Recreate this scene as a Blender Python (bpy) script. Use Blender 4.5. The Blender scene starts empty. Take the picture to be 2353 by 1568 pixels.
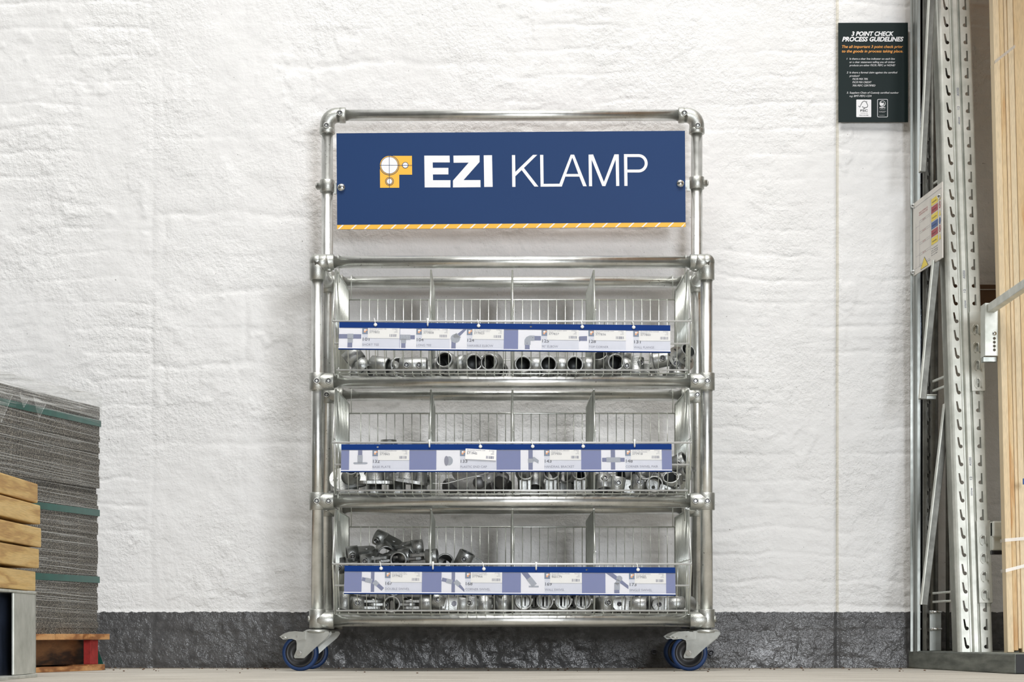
import bpy, bmesh, math, random
import numpy as np
from mathutils import Vector, Matrix, Euler
from mathutils.geometry import tessellate_polygon
PI = math.pi
R = math.radians
S = bpy.context.scene
C = S.collection
random.seed(7)

# ------------------------------------------------------------------ camera
F = 4986.0                 # focal length in pixels of the 2353 x 1568 frame
CX, HY = 1176.5, 1457.0    # principal point (horizon row)
CAMY, CAMZ = -6.518, 0.103
cam = bpy.data.cameras.new('camera')
cam.sensor_width = 36; cam.lens = F / 2353 * 36
cam.shift_y = (HY - 784) / 2353
cam.clip_start = 0.05; cam.clip_end = 100
co = bpy.data.objects.new('camera', cam); C.objects.link(co)
co.location = (0, CAMY, CAMZ); co.rotation_euler = (PI / 2, 0, 0)
S.camera = co

def at(px, py, y):
    s = F / (y - CAMY)
    return Vector(((px - CX) / s, y, CAMZ + (HY - py) / s))

# ------------------------------------------------------------------ world, lights, exposure
w = bpy.data.worlds.new('world'); S.world = w; w.use_nodes = True
nt = w.node_tree; nt.nodes.clear()
out = nt.nodes.new('ShaderNodeOutputWorld'); bg = nt.nodes.new('ShaderNodeBackground')
tc = nt.nodes.new('ShaderNodeTexCoord'); sep = nt.nodes.new('ShaderNodeSeparateXYZ')
cr = nt.nodes.new('ShaderNodeValToRGB')
mr = nt.nodes.new('ShaderNodeMapRange'); mr.inputs[1].default_value = -1; mr.inputs[2].default_value = 1
nt.links.new(tc.outputs['Generated'], sep.inputs[0]); nt.links.new(sep.outputs[2], mr.inputs[0])
nt.links.new(mr.outputs[0], cr.inputs[0]); nt.links.new(cr.outputs[0], bg.inputs[0]); nt.links.new(bg.outputs[0], out.inputs[0])
el = cr.color_ramp.elements
el[0].position = 0.0; el[0].color = (0.27, 0.265, 0.25, 1)
el[1].position = 1.0; el[1].color = (0.95, 0.94, 0.90, 1)
e = el.new(0.46); e.color = (0.15, 0.147, 0.138, 1)
e = el.new(0.60); e.color = (0.33, 0.325, 0.31, 1)
e = el.new(0.75); e.color = (0.75, 0.735, 0.69, 1)
bg.inputs[1].default_value = 0.38

def area(name, loc, target, sx, sy, power, col):
    l = bpy.data.lights.new(name, 'AREA'); l.shape = 'RECTANGLE'; l.size = sx; l.size_y = sy
    l.energy = power; l.color = col
    o = bpy.data.objects.new(name, l); C.objects.link(o); o.location = loc
    o.rotation_euler = (Vector(target) - Vector(loc)).to_track_quat('-Z', 'Y').to_euler()
    return o
area('soft_key_light', (1.9, -8.8, 1.35), (0.0, 0, 1.0), 1.5, 1.4, 360, (0.93, 0.96, 1.0))  # soft key behind the camera, taken as a softbox
area('hall_lamp', (0.3, -3.2, 6.8), (0.0, -0.1, 0.4), 5.0, 1.8, 540, (1.0, 0.98, 0.95))
S.view_settings.view_transform = 'Standard'; S.view_settings.look = 'None'
S.view_settings.gamma = 1; S.view_settings.use_curve_mapping = False
S.view_settings.exposure = -0.24

# ------------------------------------------------------------------ materials
def srgb(r, g, b):
    f = lambda c: (c / 255) / 12.92 if c / 255 <= 0.04045 else ((c / 255 + 0.055) / 1.055) ** 2.4
    return (f(r), f(g), f(b), 1)
class NT:
    def __init__(s, name):
        s.m = bpy.data.materials.new(name); s.m.use_nodes = True; s.t = s.m.node_tree
        s.p = s.t.nodes['Principled BSDF']; s.o = s.t.nodes['Material Output']
    def n(s, typ, **kw):
        nd = s.t.nodes.new(typ)
        for k, v in kw.items():
            if k.startswith('i_'): nd.inputs[k[2:]].default_value = v
            elif k.startswith('n_'): nd.inputs[int(k[2:])].default_value = v
            else: setattr(nd, k, v)
        return nd
    def l(s, a, b): s.t.links.new(a, b)
    def coord(s, scale=(1, 1, 1), kind='Object'):
        tcn = s.n('ShaderNodeTexCoord'); mp = s.n('ShaderNodeMapping'); mp.inputs['Scale'].default_value = scale
        s.l(tcn.outputs[kind], mp.inputs[0]); return mp.outputs[0]
    def noise(s, vec, scale, detail=3, rough=0.5):
        n = s.n('ShaderNodeTexNoise'); n.inputs['Scale'].default_value = scale; n.inputs['Detail'].default_value = detail
        n.inputs['Roughness'].default_value = rough; s.l(vec, n.inputs['Vector']); return n.outputs['Fac']
    def ramp(s, fac, stops):
        r = s.n('ShaderNodeValToRGB'); e = r.color_ramp.elements
        e[0].position = stops[0][0]; e[0].color = stops[0][1]; e[1].position = stops[-1][0]; e[1].color = stops[-1][1]
        for p, c in stops[1:-1]: x = e.new(p); x.color = c
        s.l(fac, r.inputs[0]); return r.outputs[0]
    def bump(s, h, dist, strength=1.0):
        b = s.n('ShaderNodeBump'); b.inputs['Distance'].default_value = dist; b.inputs['Strength'].default_value = strength
        s.l(h, b.inputs['Height']); s.l(b.outputs[0], s.p.inputs['Normal'])
def g(v): return (v, v, v, 1)
def plain(name, col, rough=0.5, metal=0.0, var=0.0, vscale=40, bump=0, bscale=200, spec=None, coat=0):
    k = NT(name); k.p.inputs['Base Color'].default_value = col; k.p.inputs['Roughness'].default_value = rough
    k.p.inputs['Metallic'].default_value = metal
    if spec is not None: k.p.inputs['Specular IOR Level'].default_value = spec
    if coat: k.p.inputs['Coat Weight'].default_value = coat
    v = k.coord()
    if var:
        a = tuple(max(0, c * (1 - var)) for c in col[:3]) + (1,); b = tuple(min(1, c * (1 + var)) for c in col[:3]) + (1,)
        k.l(k.ramp(k.noise(v, vscale, 5), [(0.3, a), (0.7, b)]), k.p.inputs['Base Color'])
    if bump: k.bump(k.noise(v, bscale, 4), bump)
    return k.m

def metal_mat(name, lo, hi, r0, r1, bump=0.0004, bscale=300, stretch=(1, 1, 1), specks=True, metallic=1.0):
    k = NT(name); v = k.coord(stretch); v2 = k.coord()
    n1 = k.noise(v, 18, 6, 0.6)
    col = k.ramp(n1, [(0.3, lo), (0.7, hi)])
    if specks:
        sp = k.ramp(k.noise(v2, 170, 5, 0.7), [(0.335, g(0.0)), (0.37, g(1))])
        big = k.ramp(k.noise(v2, 9, 2), [(0.42, g(0)), (0.6, g(1))])
        mx = k.n('ShaderNodeMix', data_type='RGBA', blend_type='MIX')
        mm = k.n('ShaderNodeMath', operation='MAXIMUM'); k.l(sp, mm.inputs[0]); k.l(big, mm.inputs[1])
        k.l(mm.outputs[0], mx.inputs[0]); mx.inputs[6].default_value = tuple(c * 0.25 for c in lo[:3]) + (1,)
        k.l(col, mx.inputs[7]); col = mx.outputs[2]
    k.l(col, k.p.inputs['Base Color']); k.p.inputs['Metallic'].default_value = metallic
    rr = k.n('ShaderNodeMapRange'); rr.inputs[3].default_value = r0; rr.inputs[4].default_value = r1
    k.l(k.noise(v2, 60, 4), rr.inputs[0]); k.l(rr.outputs[0], k.p.inputs['Roughness'])
    if bump: k.bump(k.noise(v2, bscale, 3), bump)
    return k.m

M = {}
M['pipe'] = metal_mat('galvanised_tube', (0.62, 0.63, 0.60, 1), (0.86, 0.87, 0.85, 1), 0.24, 0.38, 0.0001, 120)
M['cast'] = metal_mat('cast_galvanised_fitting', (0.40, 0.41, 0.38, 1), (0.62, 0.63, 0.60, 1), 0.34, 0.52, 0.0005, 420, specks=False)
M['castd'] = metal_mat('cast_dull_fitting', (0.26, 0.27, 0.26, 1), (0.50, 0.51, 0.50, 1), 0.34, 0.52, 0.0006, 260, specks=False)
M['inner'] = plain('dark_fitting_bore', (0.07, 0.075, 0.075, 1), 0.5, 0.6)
M['wire'] = plain('zinc_wire', (0.74, 0.77, 0.72, 1), 0.30, 0.85, 0.10, 60)
M['wirel'] = plain('bright_zinc_lip_wire', (0.86, 0.87, 0.86, 1), 0.38, 0.55)
M['screw'] = plain('dark_grub_screw_steel', (0.09, 0.09, 0.10, 1), 0.35, 1.0)
M['chrome'] = plain('bright_plated_steel', (0.78, 0.79, 0.78, 1), 0.18, 1.0, 0.08, 50)
M['plate'] = metal_mat('zinc_plated_caster_fork', (0.36, 0.37, 0.35, 1), (0.52, 0.53, 0.50, 1), 0.28, 0.42, 0.0001, 100, specks=False, metallic=0.8)
M['bore'] = plain('black_void_recess', (0.012, 0.012, 0.013, 1), 0.6)
M['navy'] = plain('navy_sign_face', srgb(22, 55, 102), 0.5, 0, 0.03, 3, spec=.25)
M['edge'] = plain('sign_edge_brown', srgb(150, 98, 60), 0.6)
M['orange'] = plain('printed_amber', srgb(240, 184, 60), 0.5)
M['white'] = plain('printed_white', srgb(236, 236, 238), 0.5)
M['blue'] = plain('blue_pvc', srgb(0, 46, 112), 0.45, 0, 0.04, 20, spec=.15)
M['bluew'] = plain('blue_pvc_behind_cover', srgb(66, 84, 156), 0.35)  # glare of the clear cover put into this lighter blue
M['card'] = plain('printed_card', srgb(228, 228, 236), 0.6, 0, 0.02, 30)
M['cardg'] = plain('printed_card_grey', srgb(205, 208, 222), 0.6, 0, 0.03, 60)
M['stick'] = plain('cream_price_sticker', srgb(230, 229, 227), 0.6)
M['ink'] = plain('dark_ink', srgb(45, 48, 75), 0.6)
M['inkg'] = plain('grey_ink', srgb(96, 98, 125), 0.6)
M['inkp'] = plain('printed_tube_blue', srgb(52, 66, 128), 0.6, 0, 0.15, 200)
M['inkf'] = plain('printed_fitting_grey', srgb(138, 145, 160), 0.6, 0, 0.15, 250)
M['inklogo'] = plain('printed_logo_navy', srgb(60, 90, 128), 0.6)
M['inkor'] = plain('printed_logo_amber', srgb(238, 160, 92), 0.6)
M['tie'] = plain('translucent_nylon', srgb(228, 230, 228), 0.35)
M['tyre'] = plain('blue_rubber', srgb(4, 46, 94), 0.5, 0, 0.08, 30)
M['hub'] = plain('black_plastic_hub', (0.022, 0.022, 0.024, 1), 0.4)
M['cap'] = plain('black_plastic_cap', (0.025, 0.025, 0.024, 1), 0.35)
M['green'] = plain('dark_green_poster', srgb(20, 34, 34), 0.45, spec=.2)
M['porange'] = plain('poster_orange', srgb(246, 168, 78), 0.5)
M['strap'] = plain('green_polyester_strap', srgb(18, 84, 74), 0.3, 0, 0.2, 30, coat=0.3)
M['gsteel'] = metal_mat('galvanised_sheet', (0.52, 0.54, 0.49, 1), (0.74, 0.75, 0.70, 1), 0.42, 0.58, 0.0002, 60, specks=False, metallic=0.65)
M['dsteel'] = metal_mat('shade_dark_steel', (0.10, 0.10, 0.09, 1), (0.20, 0.20, 0.18, 1), 0.4, 0.55, 0.0002, 60, specks=False, metallic=0.7)  # shade on the rear upright and braces put into a darker steel colour
M['msteel'] = metal_mat('mid_grey_steel', (0.30, 0.32, 0.30, 1), (0.46, 0.48, 0.46, 1), 0.3, 0.5, 0.0002, 60, (1, 1, .1), specks=False, metallic=0.85)
M['bluesteel'] = plain('rolled_steel_edge', (0.46, 0.52, 0.60, 1), 0.22, 1.0)
M['base'] = metal_mat('worn_steel_base', (0.10, 0.11, 0.10, 1), (0.26, 0.28, 0.25, 1), 0.5, 0.7, 0.0003, 80, (.4, .4, 3), specks=False, metallic=0.3)
M['rubber'] = plain('black_rubber', (0.015, 0.015, 0.017, 1), 0.5)
M['panel'] = plain('white_notice_board', srgb(222, 218, 210), 0.5)
M['yellow'] = plain('notice_yellow', srgb(240, 214, 60), 0.5)
M['red'] = plain('notice_red', srgb(170, 38, 50), 0.5)
M['nblue'] = plain('notice_blue', srgb(38, 84, 150), 0.5)
M['redwood'] = plain('red_painted_wood', srgb(170, 52, 50), 0.7, 0, 0.25, 40, 0.001, 90)
M['brownbox'] = plain('brown_board', srgb(86, 60, 38), 0.6, 0, 0.25, 14)
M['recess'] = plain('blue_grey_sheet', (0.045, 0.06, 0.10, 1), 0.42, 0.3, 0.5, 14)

def wood(name, a, b, c, axis, ring=7.0, knots=True):
    k = NT(name); sc = [9.0, 9.0, 9.0]; sc[axis] = 0.9
    v = k.coord(tuple(sc)); n = k.noise(v, 1.6, 4, 0.55)
    wv = k.n('ShaderNodeMath', operation='MULTIPLY'); wv.inputs[1].default_value = ring * 6.28; k.l(n, wv.inputs[0])
    sn = k.n('ShaderNodeMath', operation='SINE'); k.l(wv.outputs[0], sn.inputs[0])
    mr = k.n('ShaderNodeMapRange'); mr.inputs[1].default_value = -1; k.l(sn.outputs[0], mr.inputs[0])
    rings = k.ramp(mr.outputs[0], [(0.0, a), (0.72, b), (1.0, c)])
    f = [60.0] * 3; f[axis] = 3.0; fine = k.noise(k.coord(tuple(f)), 6, 3)
    mx = k.n('ShaderNodeMix', data_type='RGBA', blend_type='MULTIPLY'); mx.inputs[0].default_value = 0.5
    k.l(rings, mx.inputs[6]); k.l(k.ramp(fine, [(0.35, g(0.72)), (0.6, g(1))]), mx.inputs[7])
    k.l(mx.outputs[2], k.p.inputs['Base Color']); k.p.inputs['Roughness'].default_value = 0.6
    k.bump(fine, 0.0006); return k.m
M['pine'] = wood('pale_pine', srgb(232, 212, 176), srgb(228, 204, 164), srgb(206, 168, 118), 2, 1.5)
M['pine2'] = wood('warm_pine', srgb(230, 206, 164), srgb(224, 194, 146), srgb(200, 152, 98), 2, 1.8)
M['beamwood'] = wood('treated_yellow_pine', srgb(222, 190, 128), srgb(214, 178, 112), srgb(190, 150, 92), 1, 4.0)
M['palletwood'] = wood('orange_pallet_wood', srgb(214, 164, 110), srgb(200, 146, 92), srgb(150, 98, 56), 1, 3.0)

M['oldwood'] = wood('mouldy_shade_dark_bearer', srgb(128, 90, 54), srgb(96, 66, 40), srgb(48, 34, 24), 1, 3.0)  # mouldy wood, with the shade of the pallet gap put into its colour
def crumb():
    k = NT('grey_rubber_crumb'); v = k.coord(); a = k.noise(v, 330, 3, 0.7); b = k.noise(k.coord((1, 1, 6)), 8, 2)
    col = k.ramp(a, [(0.36, srgb(24, 23, 22)), (0.5, srgb(82, 79, 74)), (0.64, srgb(190, 183, 168))])
    k.l(col, k.p.inputs['Base Color']); k.p.inputs['Roughness'].default_value = 0.85
    k.bump(a, 0.004); return k.m
M['crumb'] = crumb()

def film(name, haze, streak, rough=0.15, zs=60.0, col=(0.9, 0.92, 0.9, 1)):
    k = NT(name); t = k.t; t.nodes.remove(k.p)
    tr = k.n('ShaderNodeBsdfTransparent'); df = k.n('ShaderNodeBsdfDiffuse'); df.inputs[0].default_value = col
    gl = k.n('ShaderNodeBsdfGlossy'); gl.inputs['Roughness'].default_value = rough
    ad = k.n('ShaderNodeMixShader'); ad.inputs[0].default_value = 0.35; k.l(df.outputs[0], ad.inputs[1]); k.l(gl.outputs[0], ad.inputs[2])
    mx = k.n('ShaderNodeMixShader'); k.l(tr.outputs[0], mx.inputs[1]); k.l(ad.outputs[0], mx.inputs[2])
    if streak:
        n = k.noise(k.coord((1.5, 1.5, zs)), 3, 4, 0.65)
        r = k.ramp(n, [(0.50, g(haze * 0.25)), (0.60, g(haze)), (0.74, g(min(1, haze * 4)))])
        k.l(r, mx.inputs[0])
    else: mx.inputs[0].default_value = haze
    k.l(mx.outputs[0], k.o.inputs[0]); return k.m
M['cover'] = film('clear_label_cover', 0.13, False, 0.12)
M['wrap'] = film('stretch_film', 0.10, True, 0.25, 110)
M['crease'] = film('film_crease', 0.55, False, 0.25)
M['wraptop'] = film('bunched_stretch_film', 0.30, True, 0.25, 110)
M['bag'] = film('polythene_bag', 0.26, False, 0.18)
M['band'] = film('clear_strapping', 0.38, False, 0.4, col=(.7, .68, .62, 1))

def wall_mat():
    k = NT('painted_block_wall'); v = k.coord(); geo = k.n('ShaderNodeSeparateXYZ'); k.l(v, geo.inputs[0])
    # white above, dark grey plinth paint below a wavering line
    nz = k.noise(v, 60, 3); mz = k.n('ShaderNodeMath', operation='MULTIPLY_ADD'); mz.inputs[1].default_value = 0.012; mz.inputs[2].default_value = 0.162
    k.l(nz, mz.inputs[0])
    gt = k.n('ShaderNodeMath', operation='GREATER_THAN'); k.l(geo.outputs[2], gt.inputs[0]); k.l(mz.outputs[0], gt.inputs[1])
    pits = k.ramp(k.noise(v, 150, 2, 0.6), [(0.235, srgb(120, 118, 112)), (0.255, g(1))])
    tint = k.ramp(k.noise(v, 2.2, 4), [(0.3, (0.73, 0.73, 0.725, 1)), (0.7, (0.79, 0.79, 0.787, 1))])
    mul = k.n('ShaderNodeMix', data_type='RGBA', blend_type='MULTIPLY'); mul.inputs[0].default_value = 1
    k.l(tint, mul.inputs[6]); k.l(pits, mul.inputs[7])
    # cream strip in the vertical joint
    dx = k.n('ShaderNodeMath', operation='SUBTRACT'); dx.inputs[1].default_value = 0.978; k.l(geo.outputs[0], dx.inputs[0])
    ab = k.n('ShaderNodeMath', operation='ABSOLUTE'); k.l(dx.outputs[0], ab.inputs[0])
    jm = k.n('ShaderNodeMath', operation='LESS_THAN'); jm.inputs[1].default_value = 0.0045; k.l(ab.outputs[0], jm.inputs[0])
    mj = k.n('ShaderNodeMix', data_type='RGBA'); k.l(jm.outputs[0], mj.inputs[0]); k.l(mul.outputs[2], mj.inputs[6]); mj.inputs[7].default_value = srgb(206, 202, 190)
    dk = k.ramp(k.noise(v, 40, 4), [(0.3, srgb(70, 70, 71)), (0.7, srgb(92, 92, 93))])
    mx = k.n('ShaderNodeMix', data_type='RGBA'); k.l(gt.outputs[0], mx.inputs[0]); k.l(dk, mx.inputs[6]); k.l(mj.outputs[2], mx.inputs[7])
    k.l(mx.outputs[2], k.p.inputs['Base Color'])
    rr = k.n('ShaderNodeMapRange'); rr.inputs[3].default_value = 0.22; rr.inputs[4].default_value = 0.55
    k.l(gt.outputs[0], rr.inputs[0]); k.l(rr.outputs[0], k.p.inputs['Roughness'])
    b1 = k.noise(v, 95, 3, 0.55); b2 = k.noise(v, 300, 2)
    ma = k.n('ShaderNodeMath', operation='MULTIPLY_ADD'); ma.inputs[1].default_value = 0.25; k.l(b2, ma.inputs[0]); k.l(b1, ma.inputs[2])
    msk = k.ramp(k.noise(v, 3.1, 2), [(0.38, g(0.35)), (0.6, g(1))])
    mm = k.n('ShaderNodeMath', operation='MULTIPLY'); k.l(ma.outputs[0], mm.inputs[0]); k.l(msk, mm.inputs[1])
    k.bump(mm.outputs[0], 0.0034); return k.m
M['wall'] = wall_mat()
def floor_mat():
    k = NT('dusty_concrete_floor'); v = k.coord((0.6, 3, 1)); n = k.noise(v, 5, 6, 0.6); n2 = k.noise(k.coord(), 120, 3)
    col = k.ramp(n, [(0.3, srgb(150, 144, 134)), (0.5, srgb(176, 171, 161)), (0.7, srgb(202, 198, 189))])
    mx = k.n('ShaderNodeMix', data_type='RGBA', blend_type='MULTIPLY'); mx.inputs[0].default_value = 1
    k.l(col, mx.inputs[6]); k.l(k.ramp(n2, [(0.28, g(0.6)), (0.4, g(1))]), mx.inputs[7])
    sy = k.n('ShaderNodeSeparateXYZ'); k.l(k.coord((1, 1, 1), 'Generated'), sy.inputs[0])
    geo = k.n('ShaderNodeNewGeometry'); sg_ = k.n('ShaderNodeSeparateXYZ'); k.l(geo.outputs['Position'], sg_.inputs[0])
    ad = k.n('ShaderNodeMath', operation='MULTIPLY_ADD'); ad.inputs[1].default_value = 0.05; k.l(n, ad.inputs[0]); k.l(sg_.outputs[1], ad.inputs[2])
    dm = k.ramp(ad.outputs[0], [(0.0, g(1)), (0.001, g(1))]); mr2 = k.n('ShaderNodeMapRange'); mr2.inputs[1].default_value = -0.10; mr2.inputs[2].default_value = -0.03; k.l(ad.outputs[0], mr2.inputs[0])
    m3 = k.n('ShaderNodeMix', data_type='RGBA'); k.l(mr2.outputs[0], m3.inputs[0]); k.l(mx.outputs[2], m3.inputs[6]); m3.inputs[7].default_value = srgb(132, 120, 102)
    k.l(m3.outputs[2], k.p.inputs['Base Color']); k.p.inputs['Roughness'].default_value = 0.7
    k.bump(n2, 0.0006); return k.m
M['floor'] = floor_mat()

# ------------------------------------------------------------------ mesh builder
ROOTS = {}
def frame(o, d, up=None):
    """matrix whose local z runs along d"""
    d = Vector(d).normalized()
    q = d.to_track_quat('Z', 'Y'); m = q.to_matrix().to_4x4(); m.translation = Vector(o); return m
FACE = Matrix(((1, 0, 0, 0), (0, 0, -1, 0), (0, 1, 0, 0), (0, 0, 0, 1)))   # (u right, v up, n toward camera)

class MB:
    def __init__(s, T=None): s.v = []; s.f = []; s.mi = []; s.sm = []; s.T = T or Matrix(); s.inner = 0
    def add(s, vs, fs, mi=0, smooth=False, m=None):
        b = len(s.v); mm = s.T @ m if m is not None else s.T
        s.v += [mm @ Vector(p) for p in vs]
        for i, f in enumerate(fs):
            s.f.append([b + j for j in f]); s.mi.append(mi[i] if isinstance(mi, list) else mi); s.sm.append(smooth if isinstance(smooth, bool) else smooth[i])
        return s
    def box(s, c, d, mi=0, m=None, bev=0.0):
        x, y, z = d[0] / 2, d[1] / 2, d[2] / 2
        if bev and min(x, y, z) > bev * 1.01:
            bm = bmesh.new(); bmesh.ops.create_cube(bm, size=1)
            for vv in bm.verts: vv.co = Vector((vv.co.x * d[0] + c[0], vv.co.y * d[1] + c[1], vv.co.z * d[2] + c[2]))
            bmesh.ops.bevel(bm, geom=list(bm.edges), offset=bev, segments=2, affect='EDGES', profile=0.6)
            bm.verts.index_update()
            s.add([vv.co.copy() for vv in bm.verts], [[q.index for q in f.verts] for f in bm.faces], mi, False, m); bm.free(); return s
        vs = [(c[0] + a * x, c[1] + b * y, c[2] + e * z) for a in (-1, 1) for b in (-1, 1) for e in (-1, 1)]
        return s.add(vs, [(0, 1, 3, 2), (4, 6, 7, 5), (0, 4, 5, 1), (2, 3, 7, 6), (0, 2, 6, 4), (1, 5, 7, 3)], mi, False, m)
    def lathe(s, prof, o, d, n=24, mi=0, m=None, smooth=True, cap=True):
        """prof: (r, h) list along axis d from o"""
        fm = frame(o, d); vs = []; fs = []
        for r, h in prof:
            for k in range(n): a = 2 * PI * k / n; vs.append(fm @ Vector((r * math.cos(a), r * math.sin(a), h)))
        for j in range(len(prof) - 1):
            for k in range(n): k2 = (k + 1) % n; fs.append((j * n + k, j * n + k2, (j + 1) * n + k2, (j + 1) * n + k))
        if isinstance(mi, list): mi = [mi[j] for j in range(len(prof) - 1) for k in range(n)]
        sm = [smooth] * len(fs)
        if cap and prof[0][0] > 1e-6 and not (abs(prof[0][0] - prof[-1][0]) < 1e-9 and abs(prof[0][1] - prof[-1][1]) < 1e-9):
            if isinstance(mi, list): mi = mi + [mi[0], mi[-1]]
            fs.append(tuple(range(n - 1, -1, -1))); sm.append(False)
            fs.append(tuple((len(prof) - 1) * n + k for k in range(n))); sm.append(False)
        return s.add(vs, fs, mi, sm, m)
    def cyl(s, a, b, r, n=16, mi=0, m=None, bev=0.0):
        a = Vector(a); b = Vector(b); L = (b - a).length
        pr = [(r, 0), (r, L)] if not bev else [(r - bev, 0), (r, bev), (r, L - bev), (r - bev, L)]
        return s.lathe(pr, a, b - a, n, mi, m)
    def solid(s, a, b, ro, ri=0, n=28): return s.cyl(a, b, ro, n, 0, None, .0014)
    def sleeve(s, a, b, ro, ri, n=28, mi=0, m=None):
        """open ended hollow tube with bevelled mouths"""
        a = Vector(a); b = Vector(b); L = (b - a).length; e = 0.0012
        pr = [(ri, e), (ri + e, 0), (ro - e, 0), (ro, e), (ro, L - e), (ro - e, L), (ri + e, L), (ri, L - e), (ri, e)]
        return s.lathe(pr, a, b - a, n, [mi] * 6 + [mi] + [s.inner or mi], m)
    def socket(s, a, b, ro, ri, depth, n=28, mi=0, m=None):
        """blind socket: solid from a, open mouth at b"""
        a = Vector(a); b = Vector(b); L = (b - a).length; e = 0.0012
        pr = [(0.0001, 0), (ro, 0), (ro, L - e), (ro - e, L), (ri + e, L), (ri, L - e), (ri, L - depth), (0.0001, L - depth - .002)]
        k_ = s.inner or mi; return s.lathe(pr, a, b - a, n, [mi, mi, mi, mi, mi, k_, k_], m)
    def sph(s, c, r, mi=0, m=None, n=20, sc=(1, 1, 1)):
        k = n // 2; vs = []; fs = []
        for j in range(k + 1):
            t = PI * j / k
            for i in range(n): a = 2 * PI * i / n; vs.append((c[0] + sc[0] * r * math.sin(t) * math.cos(a), c[1] + sc[1] * r * math.sin(t) * math.sin(a), c[2] + sc[2] * r * math.cos(t)))
        for j in range(k):
            for i in range(n): i2 = (i + 1) % n; fs.append((j * n + i, (j + 1) * n + i, (j + 1) * n + i2, j * n + i2))
        return s.add(vs, fs, mi, True, m)
    def path(s, pts, r, n=6, mi=0, m=None):
        pts = [Vector(p) for p in pts]; vs = []; fs = []
        up = None
        for i, p in enumerate(pts):
            d = (pts[min(i + 1, len(pts) - 1)] - pts[max(i - 1, 0)]).normalized()
            if up is None: up = d.orthogonal().normalized()
            up = (up - d * up.dot(d))
            up = up.normalized() if up.length > 1e-6 else d.orthogonal().normalized()
            w2 = d.cross(up)
            rr = r[i] if isinstance(r, (list, tuple)) else r
            for k in range(n): a = 2 * PI * k / n; vs.append(p + rr * (up * math.cos(a) + w2 * math.sin(a)))
        for j in range(len(pts) - 1):
            for k in range(n): k2 = (k + 1) % n; fs.append((j * n + k, j * n + k2, (j + 1) * n + k2, (j + 1) * n + k))
        sm = [True] * len(fs)
        fs.append(tuple(range(n - 1, -1, -1))); fs.append(tuple((len(pts) - 1) * n + k for k in range(n))); sm += [False, False]
        return s.add(vs, fs, mi, sm, m)
    def prism(s, poly, h0, h1, mi=0, m=None, holes=()):
        """poly in local xy extruded along local z from h0 to h1, real holes"""
        loops = [list(poly)] + [list(h) for h in holes]; flat = [p for l in loops for p in l]
        tri = tessellate_polygon([[Vector((p[0], p[1], 0)) for p in l] for l in loops]); n = len(flat)
        vs = [(p[0], p[1], h0) for p in flat] + [(p[0], p[1], h1) for p in flat]
        fs = []
        for t in tri:
            a, b, c = [Vector((*flat[i][:2], 0)) for i in t]
            if (b - a).cross(c - a).z < 0: t = (t[0], t[2], t[1])
            fs.append(tuple(n + i for i in t)); fs.append(tuple(reversed(t)))
        b = 0
        for li, l in enumerate(loops):
            k = len(l); ar = sum(l[i][0] * l[(i + 1) % k][1] - l[(i + 1) % k][0] * l[i][1] for i in range(k))
            for i in range(k):
                j = (i + 1) % k; q = (b + i, b + j, n + b + j, n + b + i)
                if (ar > 0) != (li == 0): q = q[::-1]
                fs.append(q)
            b += k
        return s.add(vs, fs, mi, False, m)
    def flat(s, poly, h, mi=0, m=None):
        tri = tessellate_polygon([[Vector((p[0], p[1], 0)) for p in poly]]); fs = []
        for t in tri:
            a, b, c = [Vector((*poly[i][:2], 0)) for i in t]
            fs.append(t if (b - a).cross(c - a).z > 0 else (t[0], t[2], t[1]))
        return s.add([(p[0], p[1], h) for p in poly], fs, mi, False, m)
    def rect(s, x0, y0, x1, y1, h, mi=0, m=None): return s.flat([(x0, y0), (x1, y0), (x1, y1), (x0, y1)], h, mi, m)
    def disc(s, c, r, h, mi=0, m=None, n=32, ri=0):
        o = [(c[0] + r * math.cos(2 * PI * k / n), c[1] + r * math.sin(2 * PI * k / n)) for k in range(n)]
        if not ri: return s.flat(o, h, mi, m)
        i = [(c[0] + ri * math.cos(2 * PI * k / n), c[1] + ri * math.sin(2 * PI * k / n)) for k in range(n)]
        vs = [(p[0], p[1], h) for p in o + i]
        return s.add(vs, [(k, (k + 1) % n, n + (k + 1) % n, n + k) for k in range(n)], mi, False, m)
    def text(s, body, x, y, cap, h, mi=0, m=None, width=None, shear=0.0, bold=0.0, align='L'):
        vs, fs, x0, x1, ch = text_geo(body, shear, bold)
        sy = cap / ch; sx = width / max(1e-6, x1 - x0) if width else sy
        ox = x - x0 * sx
        if align == 'C': ox -= (x1 - x0) * sx / 2
        if align == 'R': ox -= (x1 - x0) * sx
        return s.add([(ox + a * sx, y + b * sy, h) for a, b in vs], fs, mi, False, m)
    def build(s, name, mats, parent=None, world=False):
        me = bpy.data.meshes.new(name)
        vs = s.v
        if world and parent is not None and parent.name in ROOTS:
            inv = ROOTS[parent.name].inverted(); vs = [inv @ p for p in vs]
        me.from_pydata([tuple(p) for p in vs], [], s.f)
        mats = mats if isinstance(mats, (list, tuple)) else [mats]
        for q in mats: me.materials.append(M[q] if isinstance(q, str) else q)
        me.polygons.foreach_set('material_index', s.mi); me.polygons.foreach_set('use_smooth', s.sm)
        me.update()
        o = bpy.data.objects.new(name, me); C.objects.link(o)
        if parent is not None:
            o.parent = parent
            if parent.name in ROOTS: ROOTS[o.name] = ROOTS[parent.name]
        return o
TXT = {}
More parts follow.
